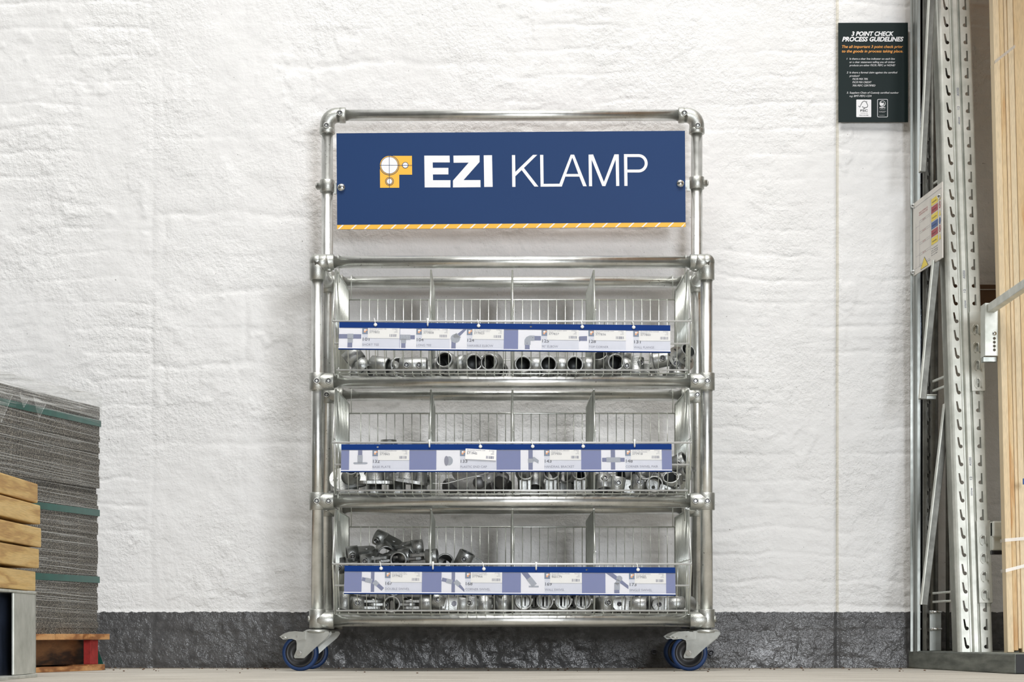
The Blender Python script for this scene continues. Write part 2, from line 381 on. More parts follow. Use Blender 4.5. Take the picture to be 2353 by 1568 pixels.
def text_geo(body, shear, bold):
    key = (body, shear, bold)
    if key in TXT: return TXT[key]
    def mk(t):
        cu = bpy.data.curves.new('t', 'FONT'); cu.body = t; cu.size = 1; cu.shear = shear; cu.offset = bold; cu.resolution_u = 3
        ob = bpy.data.objects.new('t', cu); C.objects.link(ob); bpy.context.view_layer.update()
        me = bpy.data.meshes.new_from_object(ob.evaluated_get(bpy.context.evaluated_depsgraph_get()))
        vs = [(v.co.x, v.co.y) for v in me.vertices]; fs = [tuple(p.vertices) for p in me.polygons]
        bpy.data.objects.remove(ob); bpy.data.curves.remove(cu); bpy.data.meshes.remove(me); return vs, fs
    vs, fs = mk(body)
    if ('#', shear, bold) not in TXT:
        hv, _ = mk('H'); TXT[('#', shear, bold)] = max(v[1] for v in hv) - min(v[1] for v in hv)
    out = []
    for f in fs:
        a, b, c = [Vector((*vs[i], 0)) for i in f[:3]]
        out.append(f if (b - a).cross(c - a).z >= 0 else f[::-1])
    TXT[key] = (vs, out, min(v[0] for v in vs), max(v[0] for v in vs), TXT[('#', shear, bold)])
    return TXT[key]

def tag(o, label=None, cat=None, group=None, kind=None):
    if label: o['label'] = label
    if cat: o['category'] = cat
    if group: o['group'] = group
    if kind: o['kind'] = kind
    return o
def thing(name, label, cat, loc=(0, 0, 0), rot=None, group=None):
    o = bpy.data.objects.new(name, None); C.objects.link(o); o.empty_display_size = 0.05
    o.location = loc; m = Matrix.Translation(Vector(loc))
    if rot is not None: o.rotation_euler = rot; m = m @ Euler(rot).to_matrix().to_4x4()
    ROOTS[o.name] = m; return tag(o, label, cat, group)
def struct(o): o['kind'] = 'structure'; return o
def arc(cx, cy, r, a0, a1, n=12): return [(cx + r * math.cos(R(a0 + (a1 - a0) * i / n)), cy + r * math.sin(R(a0 + (a1 - a0) * i / n))) for i in range(n + 1)]

# ------------------------------------------------------------------ setting: wall and floor
def vnoise(X, Z, freq, seed):
    rs = np.random.RandomState(seed); g2 = rs.rand(256, 256); x = X * freq + 50; z = Z * freq + 50
    xi = np.floor(x).astype(int); zi = np.floor(z).astype(int); fx = x - xi; fz = z - zi
    fx = fx * fx * (3 - 2 * fx); fz = fz * fz * (3 - 2 * fz)
    q = lambda a, b: g2[a % 256, b % 256]
    return (q(xi, zi) * (1 - fx) + q(xi + 1, zi) * fx) * (1 - fz) + (q(xi, zi + 1) * (1 - fx) + q(xi + 1, zi + 1) * fx) * fz - 0.5
def build_wall():
    st = 0.005
    xs = np.concatenate([[-5, -3.2, -2.2], np.arange(-1.68, 1.681, st), [2.2, 3.2, 5]])
    zs = np.concatenate([np.arange(-0.02, 2.12, st), [2.5, 3.2, 4.2]])
    X, Z = np.meshgrid(xs, zs)
    wob = vnoise(X, Z, 5, 1) * 0.022 + vnoise(X, Z, 18, 2) * 0.012 + vnoise(X, Z, 60, 12) * 0.004
    wobx = vnoise(X, Z, 5, 3) * 0.02 + vnoise(X, Z, 20, 4) * 0.010
    h = vnoise(X, Z, 2.3, 5) * 0.005 + vnoise(X, Z, 7, 6) * 0.004 + vnoise(X, Z, 22, 7) * 0.0022 + vnoise(X, Z, 55, 8) * 0.0015
    def line(d, wd): return np.exp(-(d / wd) ** 2)
    amp = np.clip(0.55 + vnoise(X, Z, 6, 9) * 1.9, 0.05, 1.3)
    Zw = Z + wob; Xw = X + wobx
    def courses(z0, p, wd): d = (Zw - z0 + p / 2) % p - p / 2; return line(d, wd) * 0.0028 + np.where(np.abs(d) < p / 2, np.clip(d / p, -0.5, 0.5), 0) * 0.0012, np.floor((Zw - z0) / p)
    ga, ra = courses(0.035, 0.0755, 0.0045)
    va = line(((Xw + ra % 2 * 0.11) % 0.225) - 0.11, 0.006) * 0.0012
    gb, rb = courses(0.225, 0.2275, 0.010)
    vb = line(((Xw + 0.805 + rb % 2 * 0.2) % 0.44) - 0.2, 0.009) * 0.0022
    gc, rc = courses(0.04, 0.0755, 0.005)
    vc = line(((Xw + rc % 2 * 0.11) % 0.225) - 0.11, 0.006) * 0.0013
    A = X + vnoise(X, Z, 9, 10) * 0.03 < -1.08; Cc = X > -0.02 + vnoise(X, Z, 3, 11) * 0.5
    h -= 0.72 * amp * np.where(A, ga + va, np.where(Cc, gc + vc, gb + vb))
    h -= line(X + 1.08 + wobx * 0.8, 0.007) * 0.0026 * np.clip(amp, .1, 1)
    # stretches of flaked paint edge
    fl = vnoise(X, Z, 8, 14) + vnoise(X, Z, 30, 15) * 0.4 + vnoise(X, Z, 70, 16) * 0.15
    h += np.where(fl > 0.27, 0.0016, 0)
    # vertical joint and the slightly set back bay beyond it
    h = np.where(X > 0.983, h * 1.25 - 0.004, h); h -= line(X - 0.978 + wobx * 0.08, 0.0055) * 0.009
    pl = (Z < 0.172)
    h += np.where(pl, vnoise(X, Z, 26, 20) * 0.0042 + vnoise(X, Z, 60, 21) * 0.0024 + vnoise(X, Z, 95, 22) * 0.0014, 0) * np.where(X < -0.98, 0.25, np.where(X > .6, .6, 1))
    h += np.where(Z < 0.172, 0.0015, 0)
    n, m = X.shape; Y = -h
    co_ = np.stack([X, Y, Z], -1).reshape(-1, 3)
    i = np.arange(n * m).reshape(n, m); q = np.stack([i[:-1, :-1], i[:-1, 1:], i[1:, 1:], i[1:, :-1]], -1).reshape(-1, 4)
    me = bpy.data.meshes.new('wall_back'); me.vertices.add(len(co_)); me.vertices.foreach_set('co', co_.astype(np.float32).ravel())
    me.loops.add(q.size); me.loops.foreach_set('vertex_index', q.ravel().astype(np.int32))
    me.polygons.add(len(q)); me.polygons.foreach_set('loop_start', np.arange(0, q.size, 4, dtype=np.int32))
    me.update(calc_edges=True); me.polygons.foreach_set('use_smooth', np.ones(len(q), bool)); me.materials.append(M['wall'])
    o = bpy.data.objects.new('wall_back', me); C.objects.link(o); struct(o)
build_wall()
b = MB(); b.box((0, -5, -0.05), (14, 10.4, 0.1)); struct(b.build('floor', 'floor'))
# sleeve anchors in the plinth
for px, py, lb in ((1503, 1499, 'small round wall socket in the dark plinth left of the right wheels'), (1633, 1500, 'small round wall socket in the dark plinth right of the right wheels')):
    p = at(px, py, -0.004); b = MB(); b.lathe([(0.0045, 0), (0.0085, 0), (0.0085, 0.016), (0.0055, 0.016), (0.0050, 0.004), (0.0001, 0.003)], (p.x, 0.002, p.z), (0, -1, 0), 20)
    o = b.build('wall_socket', 'screw'); tag(o, lb, 'wall socket', 'sockets in the plinth')
# grit on the floor
b = MB()
for i in range(150):
    x = random.uniform(-1.5, 1.5); y = -abs(random.gauss(0.0, 0.32)) - 0.02; r = random.uniform(0.0008, 0.0028)
    b.sph((x, y, r * 0.5), r, 0, None, 6, (1.3, 1, 0.7))
tag(b.build('floor_grit', 'brownbox'), 'loose brown grit scattered on the floor along the wall', 'grit', kind='stuff')

# ------------------------------------------------------------------ trolley
YF, YR = -0.518, -0.174
XP = 0.538; RT = 0.0169; RO = 0.0218
ZR = [1.131, 0.800, 0.469, 0.140]
T = thing('display_trolley', 'tall galvanised tube display trolley on four casters with a blue sign on top', 'trolley', (0, -0.346, 0))
def part(b, name, mats, par=None): return b.build(name, mats, par or T, world=True)
def grub(par, p, d, r=0.0088):
    b = MB(); b.lathe([(r + .001, -.004), (r, 0.0025), (r * .86, 0.0038), (r * .72, 0.0032), (r * .66, 0.0018)], p, d, 20, 0)
    b.lathe([(r * .68, -.001), (r * .66, 0.0024), (r * .55, 0.0030), (r * .40, 0.0028), (r * .36, 0.0002)], p, d, 20, 1)
    b.lathe([(0.0001, .0005), (r * .38, .0006)], p, d, 6, 2)
    return b.build('grub_screw', ['cast', 'screw', 'bore'], par, world=True)
for sx in (-1, 1):
    x = sx * XP
    b = MB(); b.cyl((x, YF, 0.125), (x, YF, ZR[0]), RT, 32); part(b, 'post', 'pipe')
    b = MB(); b.cyl((x * 1.004, YR, 0.125), (x * 1.004, YR, 1.60), RT, 32); part(b, 'post', 'pipe')
for i, z in enumerate(ZR):
    for y in (YF, YR):
        b = MB(); b.cyl((-XP + .02, y, z), (XP - .02, y, z), RT, 32); part(b, 'rail', 'pipe')
for sx in (-1, 1):
    for z in (ZR[0], ZR[3]):
        b = MB(); b.cyl((sx * XP, YF + .02, z), (sx * XP, YR - .02, z), RT, 28); part(b, 'side_rail', 'pipe')
b = MB(); b.cyl((-XP + .03, YR, 1.6195), (XP - .03, YR, 1.6195), RT * .97, 32); part(b, 'sign_rail', 'pipe')
# joint fittings
for sx in (-1, 1):
    for y, dy in ((YF, 1), (YR, -1)):
        x = sx * XP * (1 if y == YF else 1.004); inn = -sx
        for i, z in enumerate(ZR):
            b = MB(); c = Vector((x, y, z))
            if i == 0 and y == YF:
                b.sph(c, RO * 1.03, 0, None, 28); b.solid(c, c + Vector((0, 0, -.050)), RO, RT)
                b.solid(c, c + Vector((inn * .046, 0, 0)), RO, RT); b.solid(c, c + Vector((0, dy * .046, 0)), RO, RT)
                b.cyl(c + Vector((-inn * .006, 0, -.006)), c + Vector((inn * .03, 0, .0)), RO * 1.02, 28)
            elif i == 0:
                b.solid(c + Vector((0, 0, -.030)), c + Vector((0, 0, .030)), RO, RT); b.solid(c, c + Vector((inn * .046, 0, 0)), RO, RT)
                b.solid(c, c + Vector((0, dy * .046, 0)), RO, RT)
            elif i < 3:
                hh = .024
                b.solid(c + Vector((0, 0, -hh)), c + Vector((0, 0, hh)), RO + .001, RT); b.solid(c, c + Vector((inn * .046, 0, 0)), RO + .002, RT)
                b.sph(c + Vector((inn * .012, 0, 0)), RO + .0015, 0, None, 24)
            else:
                b.solid(c + Vector((0, 0, -.021)), c + Vector((0, 0, .031)), RO + .001, RT); b.solid(c, c + Vector((inn * .046, 0, 0)), RO + .002, RT)
                b.solid(c, c + Vector((0, dy * .046, 0)), RO, RT); b.sph(c + Vector((inn * .01, 0, 0)), RO + .002, 0, None, 24)
            f = part(b, 'tube_fitting', 'cast')
            if 0 < i < 3:
                grub(f, c + Vector((0, -RO - .001, 0)), (0, -1, 0)); grub(f, c + Vector((inn * .0325, -RO - .002, 0)), (0, -1, 0))
            elif i == 3: grub(f, c + Vector((-inn * (RO + .0005), 0, .004)), (-inn, 0, 0))
            else: grub(f, c + Vector((inn * .032, 0, -RO)), (0, 0, -1))
    # elbow under the sign rail
    x = sx * XP * 1.004; inn = -sx; rb = 0.030
    pts = [(x + inn * .052, YR, 1.6195), (x + inn * .030, YR, 1.6195)] + [(x + inn * (rb - rb * math.sin(R(a))), YR, 1.6195 - (rb - rb * math.cos(R(a)))) for a in range(0, 91, 9)] + [(x, YR, 1.6195 - .052)]
    b = MB(); b.path(pts, RO, 28); b.solid((x + inn * .054, YR, 1.6195), (x + inn * .036, YR, 1.6195), RO + .0012, RT); b.solid((x, YR, 1.6195 - .055), (x, YR, 1.6195 - .038), RO + .0012, RT)
    f = part(b, 'elbow_fitting', 'cast'); grub(f, Vector((x + inn * .038, YR - RO, 1.6215)), (0, -1, 0)); grub(f, Vector((x - inn * .001, YR - RO, 1.585)), (0, -1, 0))
    # clip that carries the sign
    zc = 1.412 if sx < 0 else 1.421
    b = MB(); b.solid((x, YR, zc - .018), (x, YR, zc + .018), RO, RT); b.box((x + inn * .032, YR, zc - .003), (.030, .009, .022)); b.box((x + inn * .024, YR, zc - .008), (.010, .010, .030))
    b.cyl((x, YR, zc), (x - inn * .030, YR, zc), .0105, 20); f = part(b, 'sign_clip', 'cast'); grub(f, Vector((x - inn * .030, YR, zc)), (-inn, 0, 0), .0075)

# sign board (navy, amber hazard strip, letters)
SGN = Matrix.Translation(at(1174.3, 414, -0.186)) @ Matrix.Rotation(R(-0.42), 4, 'Y') @ FACE
PX = 1 / 787.5
def sg(pts, org):  # crop coordinates to board metres
    o = []
    for x, y in pts:
        px = org + x / 4.02; py = 230 + y / 4.02; dx = px - 1174.3; dy = 414 - py
        c, s_ = math.cos(R(-0.42)), math.sin(R(-0.42)); o.append(((dx * c - dy * s_) * PX, (dx * s_ + dy * c) * PX))
    return o
W2, H2 = .5085, .1403
b = MB(); b.T = SGN; b.prism([(-W2, -H2), (W2, -H2), (W2, H2), (-W2, H2)], -.004, -.0002, 1); b.rect(-W2, -H2, W2, H2, 0, 0)
board = part(b, 'sign_board', ['navy', 'edge'])
b = MB(); b.T = SGN; hb = 10.2 * PX; b.rect(-W2, -H2, W2, -H2 + hb, .0003, 0)
for k in range(-1, 27):
    x0 = -W2 + .001 + k * 30.35 * PX; dx = 11 * PX; q = 4.0 * PX
    pl = [(x0, -H2), (x0 + q, -H2), (x0 + q + dx, -H2 + hb), (x0 + dx, -H2 + hb)]
    pl = [(min(max(a, -W2), W2), c) for a, c in pl]
    if pl[1][0] - pl[0][0] > .001 or pl[2][0] - pl[3][0] > .001: b.flat(pl, .0006, 1)
part(b, 'hazard_stripe', ['orange', 'white'], board)
b = MB(); b.T = SGN; n = .0005
L = lambda pts, o: b.flat(sg(pts, o), n)
L([(1105, 514), (1339, 514), (1341, 577), (1183, 577), (1184, 627), (1328, 627), (1328, 688), (1185, 688), (1186, 741), (1347, 741), (1347, 808), (1109, 808)], 700)
L([(1374, 514), (1616, 512), (1616, 573), (1468, 740), (1624, 740), (1625, 806), (1370, 808), (1370, 745), (1515, 579), (1376, 580)], 700)
L([(1654, 511), (1731, 510), (1737, 803), (1659, 804)], 700)
L([(-15, 509), (15, 509), (17, 664), (180, 507), (219, 507), (96, 628), (230, 800), (193, 800), (75, 648), (17, 705), (18, 803), (-12, 803)], 1180)
L([(245, 507), (275, 507), (278, 775), (424, 774), (528, 505), (560, 505), (676, 797), (643, 797), (608, 708), (479, 708), (446, 800), (250, 801)], 1180)
b2 = MB(); b2.T = SGN; b2.flat(sg([(543, 532), (598, 683), (488, 683)], 1180), n + .0003)
L([(693, 505), (735, 503), (835, 757), (932, 502), (972, 502), (977, 794), (948, 795), (943, 550), (848, 796), (820, 796), (722, 552), (726, 797), (697, 797)], 1180)
po = [(1020, 502), (1050, 501)]; b.flat(sg([(1020, 500), (1050, 500), (1053, 794), (1024, 794)], 1180), n)
o_ = [(1050, 500)] + [(1155 + 84 * math.cos(R(a)), 585 - 85 * math.sin(R(a))) for a in range(90, -91, -10)] + [(1051, 670)]
i_ = [(1050, 527)] + [(1155 + 57 * math.cos(R(a)), 585 - 58 * math.sin(R(a))) for a in range(90, -91, -10)] + [(1051, 643)]
for k in range(len(o_) - 1): b.flat(sg([o_[k], o_[k + 1], i_[k + 1], i_[k]], 1180), n)
part(b, 'lettering', 'white', board); part(b2, 'letter_counter', 'navy', board)
b = MB(); b.T = SGN
b.flat(sg([(783, 516), (991, 516), (993, 690), (874, 690), (874, 811), (697, 811), (695, 604)], 700), .0004, 0)
def dsc(cx, cy, r, h, mi, ri=0): c = sg([(cx, cy)], 700)[0]; b.disc(c, r / 4.02 * PX, h, mi, None, 40, ri / 4.02 * PX)
dsc(783, 604, 92, .0006, 1); dsc(783, 604, 87, .0008, 0); dsc(783, 604, 80, .0010, 1); dsc(783, 604, 76, .0012, 2)
dsc(930, 603, 29, .0008, 1); dsc(930, 603, 24, .0010, 2); dsc(784, 752, 40, .0006, 1); dsc(784, 752, 35, .0008, 0); dsc(784, 752, 29, .0010, 1); dsc(784, 752, 24, .0012, 2)
b.flat(sg([(694, 602), (993, 602), (993, 606), (694, 606)], 700), .0014, 1); b.flat(sg([(780, 516), (784, 516), (786, 811), (782, 811)], 700), .0014, 1)
part(b, 'logo', ['orange', 'navy', 'white'], board)
for px, py in ((784.5, 431), (1563, 422)):
    p = at(px, py, -.187); b = MB(); b.lathe([(.0118, -.001), (.0118, .001), (.0112, .003), (.0085, .0058), (.0045, .0075), (.0001, .008)], p, (0, -1, 0), 28); part(b, 'dome_bolt', 'chrome', board)

# casters
def c7(x, y, ox=336): return ((x - ox) / 3.752 / 831, CAMZ - ((y / 3.752 + 1150) - 1457) / 831)
FORK = [c7(*p) for p in ((228, 1128), (445, 1132), (452, 1150), (425, 1190), (360, 1245), (232, 1362), (150, 1362), (144, 1345), (166, 1290), (168, 1235), (160, 1200), (228, 1200))]
LEV = [c7(*p) for p in ((20, 1176), (60, 1150), (105, 1134), (160, 1130), (245, 1138), (246, 1200), (170, 1212), (128, 1196), (52, 1202))]
def caster(x, y, yaw):
    E = Matrix.Translation((x, y, 0)) @ Matrix.Rotation(yaw, 4, 'Z')
    def B(): q = MB(); q.T = E; return q
    b = B(); b.lathe([(.012, .098), (.012, .124)], (0, 0, 0), (0, 0, 1), 20); b.lathe([(.024, 0), (.034, .002), (.036, .006), (.030, .010), (.018, .012), (.001, .013)], (0, 0, .104), (0, 0, 1), 32)
    ca = part(b, 'caster', 'plate')
    b = B()
    for yy in (-.0255, .0225): b.prism(FORK, -yy - .003, -yy, 0, FACE)
    b.box((0.003, 0, .103), (.052, .048, .004)); part(b, 'fork', 'plate', ca)
    b = B()
    for yy in (-.0285,): b.prism(LEV, -yy - .0025, -yy, 0, FACE)
    b.box((-.074, 0, .0925), (.028, .050, .003), 0, None); b.path([(-.077, -.028, .091), (-.094, -.028, .094)], .0018, 8); part(b, 'brake_pedal', 'plate', ca)
    wc = Vector((-.047, 0, .050))
    b = B(); b.lathe([(.040, -.015), (.0455, -.016), (.0488, -.0135), (.0500, -.008), (.0500, .008), (.0488, .0135), (.0455, .016), (.040, .015), (.040, -.015)], wc, (0, 1, 0), 56); part(b, 'tyre', 'tyre', ca)
    b = B(); b.lathe([(.0001, -.014), (.010, -.014), (.012, -.009), (.029, -.007), (.032, -.013), (.0405, -.014), (.0405, .014), (.032, .013), (.029, .007), (.012, .009), (.0001, .014)], wc, (0, 1, 0), 48); part(b, 'wheel_hub', 'hub', ca)
    b = B(); b.cyl(wc + Vector((0, -.034, 0)), wc + Vector((0, .03, 0)), .0042, 16); b.lathe([(.0085, 0), (.0085, .002)], wc + Vector((0, -.0285, 0)), (0, -1, 0), 20); b.lathe([(.0062, 0), (.0062, .005)], wc + Vector((0, -.0295, 0)), (0, -1, 0), 6, smooth=False); b.cyl((-.053, -.031, .0955), (-.053, -.028, .0955), .0028, 12)
    part(b, 'axle_bolt', 'chrome', ca)
for sx in (-1, 1):
    for y, yaw in ((YF, R(-3 if sx < 0 else -9)), (YR, R(3))): caster(sx * XP * (1 if y == YF else 1.004), y, yaw)

# ------------------------------------------------------------------ wire baskets
def basket(dz, lab):
    t = thing('wire_basket', lab, 'wire basket', (0, -.36, .8195 + dz), None, 'wire baskets on the trolley rails')
    zf = .8195 + dz; zt = 1.108 + dz; yb = -.198; ybot = -.545; ylip = -.603; zlip = .955 + dz; ytop = -.532
    xf = lambda y: .4885 - (y + .6) * 0.033     # half width, narrows to the back
    def yfront(z):
        return ylip + (zlip - z) / (zlip - zf) * (ybot - ylip) if z < zlip else ylip + (z - zlip) / (zt - zlip) * (ytop - ylip)
    P = lambda bb, n, mt='wire': bb.build(n, mt, t, world=True)
    b = MB(); b.path([(-xf(yb), yb, 1.076 + dz), (xf(yb), yb, 1.076 + dz)], .0022, 8)
    for k in range(-18, 19): x = k * .0248 + .006; b.path([(x, yb - .001, 1.078 + dz), (x, yb - .001, zf)], .0014, 6)
    for q in (.95, .90, .83): b.path([(-xf(yb), yb, q + dz), (xf(yb), yb, q + dz)], .0014, 6)
    P(b, 'back_panel')
    b = MB()
    for k in range(-19, 20): x = k * .02506 + .0015; b.path([(x, yb, zf), (x, ybot, zf), (x, ybot - .001, zf + .006)], .0014, 6)
    for k in range(6): y = yb + (ybot - yb) * k / 5; b.path([(-.478, y, zf - .0022), (.478, y, zf - .0022)] if 0 < k < 5 else [(-.478, y, zf), (.478, y, zf)], .0017, 6)
    P(b, 'floor_panel')
    b = MB()
    for k in range(-19, 20): x = k * .02506 + .0015; b.path([(x, ybot - .0005, zf + .004), (x, ylip + .002, zlip)], .0013, 6)
    for q, r in ((.8285, .0024), (.897, .0024)):
        z = q + dz; y = yfront(z) - .002; b.path([(-xf(y) + .003, y, z), (xf(y) - .003, y, z)], r, 8, 1)
    b.path([(-xf(ylip) - .001, ylip - .001, zlip), (xf(ylip) + .001, ylip - .001, zlip)], .0028, 10, 1)
    for sx in (-1, 1): b.sph((sx * (xf(ybot) - .010), ybot - .002, zf + .014), .0028, 1, None, 10)
    P(b, 'front_panel', ['wire', 'wirel'])
    for sx in (-1, 1):
        b = MB(); X = lambda y: sx * xf(y)
        b.path([(X(ytop), ytop, zt), (X(ylip), ylip, zlip + .006), (X(ylip), ylip, zlip - .006), (X(ybot), ybot, zf)], .0027, 8)
        b.path([(X(ytop), ytop, zt), (X(yb), yb, zt - .004), (X(yb), yb, zf)], .0024, 8); b.path([(X(ybot), ybot, zf), (X(yb), yb, zf)], .0022, 8)
        for k in range(1, 22):
            y = yb - k * .0158
            if y > ybot: b.path([(X(y), y, zt - .002), (X(y), y, zf)], .0013, 5)
            else:
                z0 = max(zf, zlip - (zlip - zf) * (ybot - y if False else (y - ylip)) / (ybot - ylip)) if y > ylip else zlip
                b.path([(X(y), y, min(zt, zlip + (zt - zlip) * (y - ylip) / (ytop - ylip))), (X(y), y, z0)], .0013, 5)
        for q in (.97, .89): z = q + dz; b.path([(X(yb) + sx * .002, yb, z), (X(yfront(z)) + sx * .002, yfront(z) + .002, z)], .0013, 5)
        for yr in (YF, YR):   # hooks over the rails
            x = X(yr) - sx * .006
            b.path([(x, yr + .024 * (1 if yr == YF else -1), zt - .03)] + [(x, yr + .0205 * math.cos(R(a)) * (1 if yr == YF else -1), 1.131 + dz + .0205 * math.sin(R(a))) for a in range(0, 161, 20)], .0015, 6)
        P(b, 'side_panel')
    for xd in (-.2235, .0015, .2265):
        b = MB(); lean = {-.2235: -.0015, .0015: -.004, .2265: -.010}[xd]; X = lambda y: xd + lean * (y - ybot) / (yb - ybot)
        b.path([(X(ytop), ytop + .004, zt), (xd, ylip + .004, zlip), (xd, ybot, zf)], .0024, 8)
        b.path([(X(ytop), ytop + .004, zt), (X(yb), yb, zt - .014), (X(yb), yb, zf)], .0020, 8)
        for k in range(1, 30):
            y = yb - k * .0112
            if y > ybot: b.path([(X(y), y, zt - .012 * (y - ytop) / (yb - ytop)), (X(y), y, zf)], .0014, 5)
        for q in (.99, .90): z = q + dz; b.path([(X(yb) + .002, yb, z), (xd + .002, yfront(z) + .004, z)], .0014, 5)
        P(b, 'divider')
    return t
basket(0, 'top wire basket of tube fittings, with three dividers, under the top rail')
basket(-.331, 'middle wire basket of fittings and end caps on the trolley')
basket(-.662, 'bottom wire basket with a heap of swivel fittings at its left end')

# ------------------------------------------------------------------ ticket strips
def ticket_strip(lab, x0, y0, x1, y1, cards, ties, holes):
    """x0,y0 / x1,y1: pixel of the top left and top right corner; card x and ties in pixels"""
    s = 843.0; yy = CAMY + F / s; A = at(x0, y0, yy); B = at(x1, y1, yy); Ln = (B - A).length; ang = math.atan2(-(B.z - A.z), B.x - A.x)
    t = thing('ticket_strip', lab, 'ticket strip', A, (R(0), ang, 0), 'ticket strips on the baskets')
    rx = Matrix.Rotation(R(-14), 4, 'X'); u = 1 / s
    FR = rx @ FACE; H = 66 * u; h1 = 14 * u
    def B_(): return MB(FR)
    def P(bb, n, m, p=None): return bb.build(n, m, p or t)
    b = B_(); ph = []
    for hx in holes: ph.append([(((hx - x0) * u) + .0026 * math.cos(a * PI / 6), -.0078 + .0026 * math.sin(a * PI / 6)) for a in range(12)])
    b.prism([(0, 0), (Ln, 0), (Ln, -h1), (0, -h1)], 0, .0022, 0, None, ph); b.rect(0, -h1 + .0008, Ln, -h1 + .0022, .0026); P(b, 'header_band', 'blue')
    b = B_(); b.prism([(0, -h1), (Ln, -h1), (Ln, -H), (0, -H)], -.0006, .0004); P(b, 'backing_band', 'bluew')
    b = B_(); b.prism([(0, -h1 - .0002), (Ln, -h1 - .0002), (Ln, -H + .0012), (0, -H + .0012)], .0034, .0037); P(b, 'clear_cover', 'cover')
    b = B_(); b.prism([(0, -H + .0030), (Ln, -H + .0030), (Ln, -H - .0012), (0, -H - .0012)], -.001, .0040, 0); b.prism([(0, -H + .0036), (Ln, -H + .0036), (Ln, -H + .0012), (0, -H + .0012)], .0040, .0044, 1); P(b, 'lower_lip', ['blue', 'card'])  # white strip on the blue lip is a painted highlight
    for (a, e, tx, num, name, l1, l2, code, r3, pic, ex) in cards:
        X = lambda px: (px - x0) * u
        top = -h1 + .001; bot = -h1 - 51 * u
        b = B_(); b.rect(X(a), bot, X(tx) - .001, top, .0010, 0); b.rect(X(tx) - .001, bot, X(tx), top, .0010, 2); b.rect(X(tx), bot, X(e), top, .0010, 1)
        cd = P(b, 'label_card', ['card', 'cardg', 'white'])
        b = B_(); pw = 52.0; ox = X(tx) - 53 * u
        for mi, pl in pic:
            q = [(ox + p[0] * u, top - p[1] * u) for p in pl]; q = [(max(X(a), min(X(tx) - .0014, p[0])), max(bot, p[1])) for p in q]
            if len(set((round(p[0], 5), round(p[1], 5)) for p in q)) > 2: b.flat(q, .0012 + .0002 * mi, mi)
        if b.v: P(b, 'picture', ['inkp', 'inkf', 'inkg'], cd)
        b = B_(); tu = X(tx)
        b.text(num, tu + 1.6 * u, top - 31.5 * u, 7.6 * u, .0013, 0, None, 15.6 * u, 0, .025)
        b.text(name, tu + 1 * u, top - 44 * u, 5.3 * u, .0013, 1, None, ex * u); P(b, 'lettering', ['ink', 'inkg'], cd)
        b = B_(); b.rect(tu, top - 15.5 * u, tu + 13 * u, top, .0013, 0); lx = tu + 6.6 * u; lz = top - 7 * u
        b.rect(lx - 2.6 * u, lz - 4.6 * u, lx + 1.6 * u, lz + 3 * u, .0016, 1); b.rect(lx, lz - .6 * u, lx + 5 * u, lz + 3.6 * u, .0016, 1); b.disc((lx - .4 * u, lz + 1.4 * u), 2.2 * u, .0018, 2, None, 16); P(b, 'logo', ['inklogo', 'inkor', 'white'], cd)
        rot = R(-3) if num == '133' else 0.0
        st = MB(FR @ Matrix.Translation((tu + 13 * u, top - (0 if not rot else -2 * u), 0)) @ Matrix.Rotation(rot, 4, 'Z')); sw = min(73 * u, X(e) - tu - 13 * u)
        st.rect(0, -25.5 * u, sw, 0, .0020 if not rot else .0040, 0); hh = .0023 if not rot else .0043
        st.text(l1, 3.5 * u, -4.2 * u, 2.4 * u, hh, 1, None, min(len(l1) * 2.05 * u, 42 * u)); st.text(l2, 3.5 * u, -7.8 * u, 2.2 * u, hh, 1, None, len(l2) * 2.0 * u)
        st.text(code, 3.5 * u, -13.4 * u, 5.0 * u, hh, 2, None, 23.5 * u)
        st.text(code, sw - 5 * u, -4.2 * u, 2.3 * u, hh, 1, None, 12 * u, align='R'); st.text('EA', sw - 5 * u, -7.8 * u, 2.3 * u, hh, 1, None, 3.6 * u, align='R'); st.text(r3, sw - 5 * u, -11.4 * u, 2.3 * u, hh, 1, None, 7.4 * u, align='R')
        rs = random.Random(int(code)); xx = sw - 23 * u
        while xx < sw - 6 * u: ww = rs.choice((.5, .8, 1.3)) * u; st.rect(xx, -22 * u, xx + ww, -15.5 * u, hh, 1); xx += ww + rs.choice((.5, .8, 1.1)) * u
        P(st, 'price_sticker', ['stick', 'inkg', 'ink'], cd)
    for (tx, kind) in ties:
        xq = (tx - x0) * u; b = B_(); v0 = -.0075
        if kind == 0:   # round head in front, tail up over the lip wire
            b.lathe([(.0001, .0062), (.002, .0062), (.0045, .0050), (.0050, .0035), (.0046, .0024), (.0001, .0024)], (xq, v0, 0), (0, 0, 1), 18); b.path([(xq, v0, .004), (xq - .002, .004, .006), (xq - .004, .012, .003)], [.0012, .0014, .001], 8)
        else:
            b.box((xq, .009, .005), (.006, .006, .005), 0, None, .001); b.path([(xq, .008, .006), (xq, .000, .0062), (xq, v0, .0052), (xq, v0 - .002, .002)], [.0022, .0022, .0024, .0015], 8)
        P(b, 'cable_tie', 'tie')
    return t
hb_ = lambda x, y, w_, h_: [(x, y), (x + w_, y), (x + w_, y + h_), (x, y + h_)]
def rotp(cx, cy, L_, w_, a):
    c, s_ = math.cos(R(a)), math.sin(R(a)); return [(cx + p * c - q * s_, cy + p * s_ + q * c) for p, q in ((0, -w_ / 2), (L_, -w_ / 2), (L_, w_ / 2), (0, w_ / 2))]
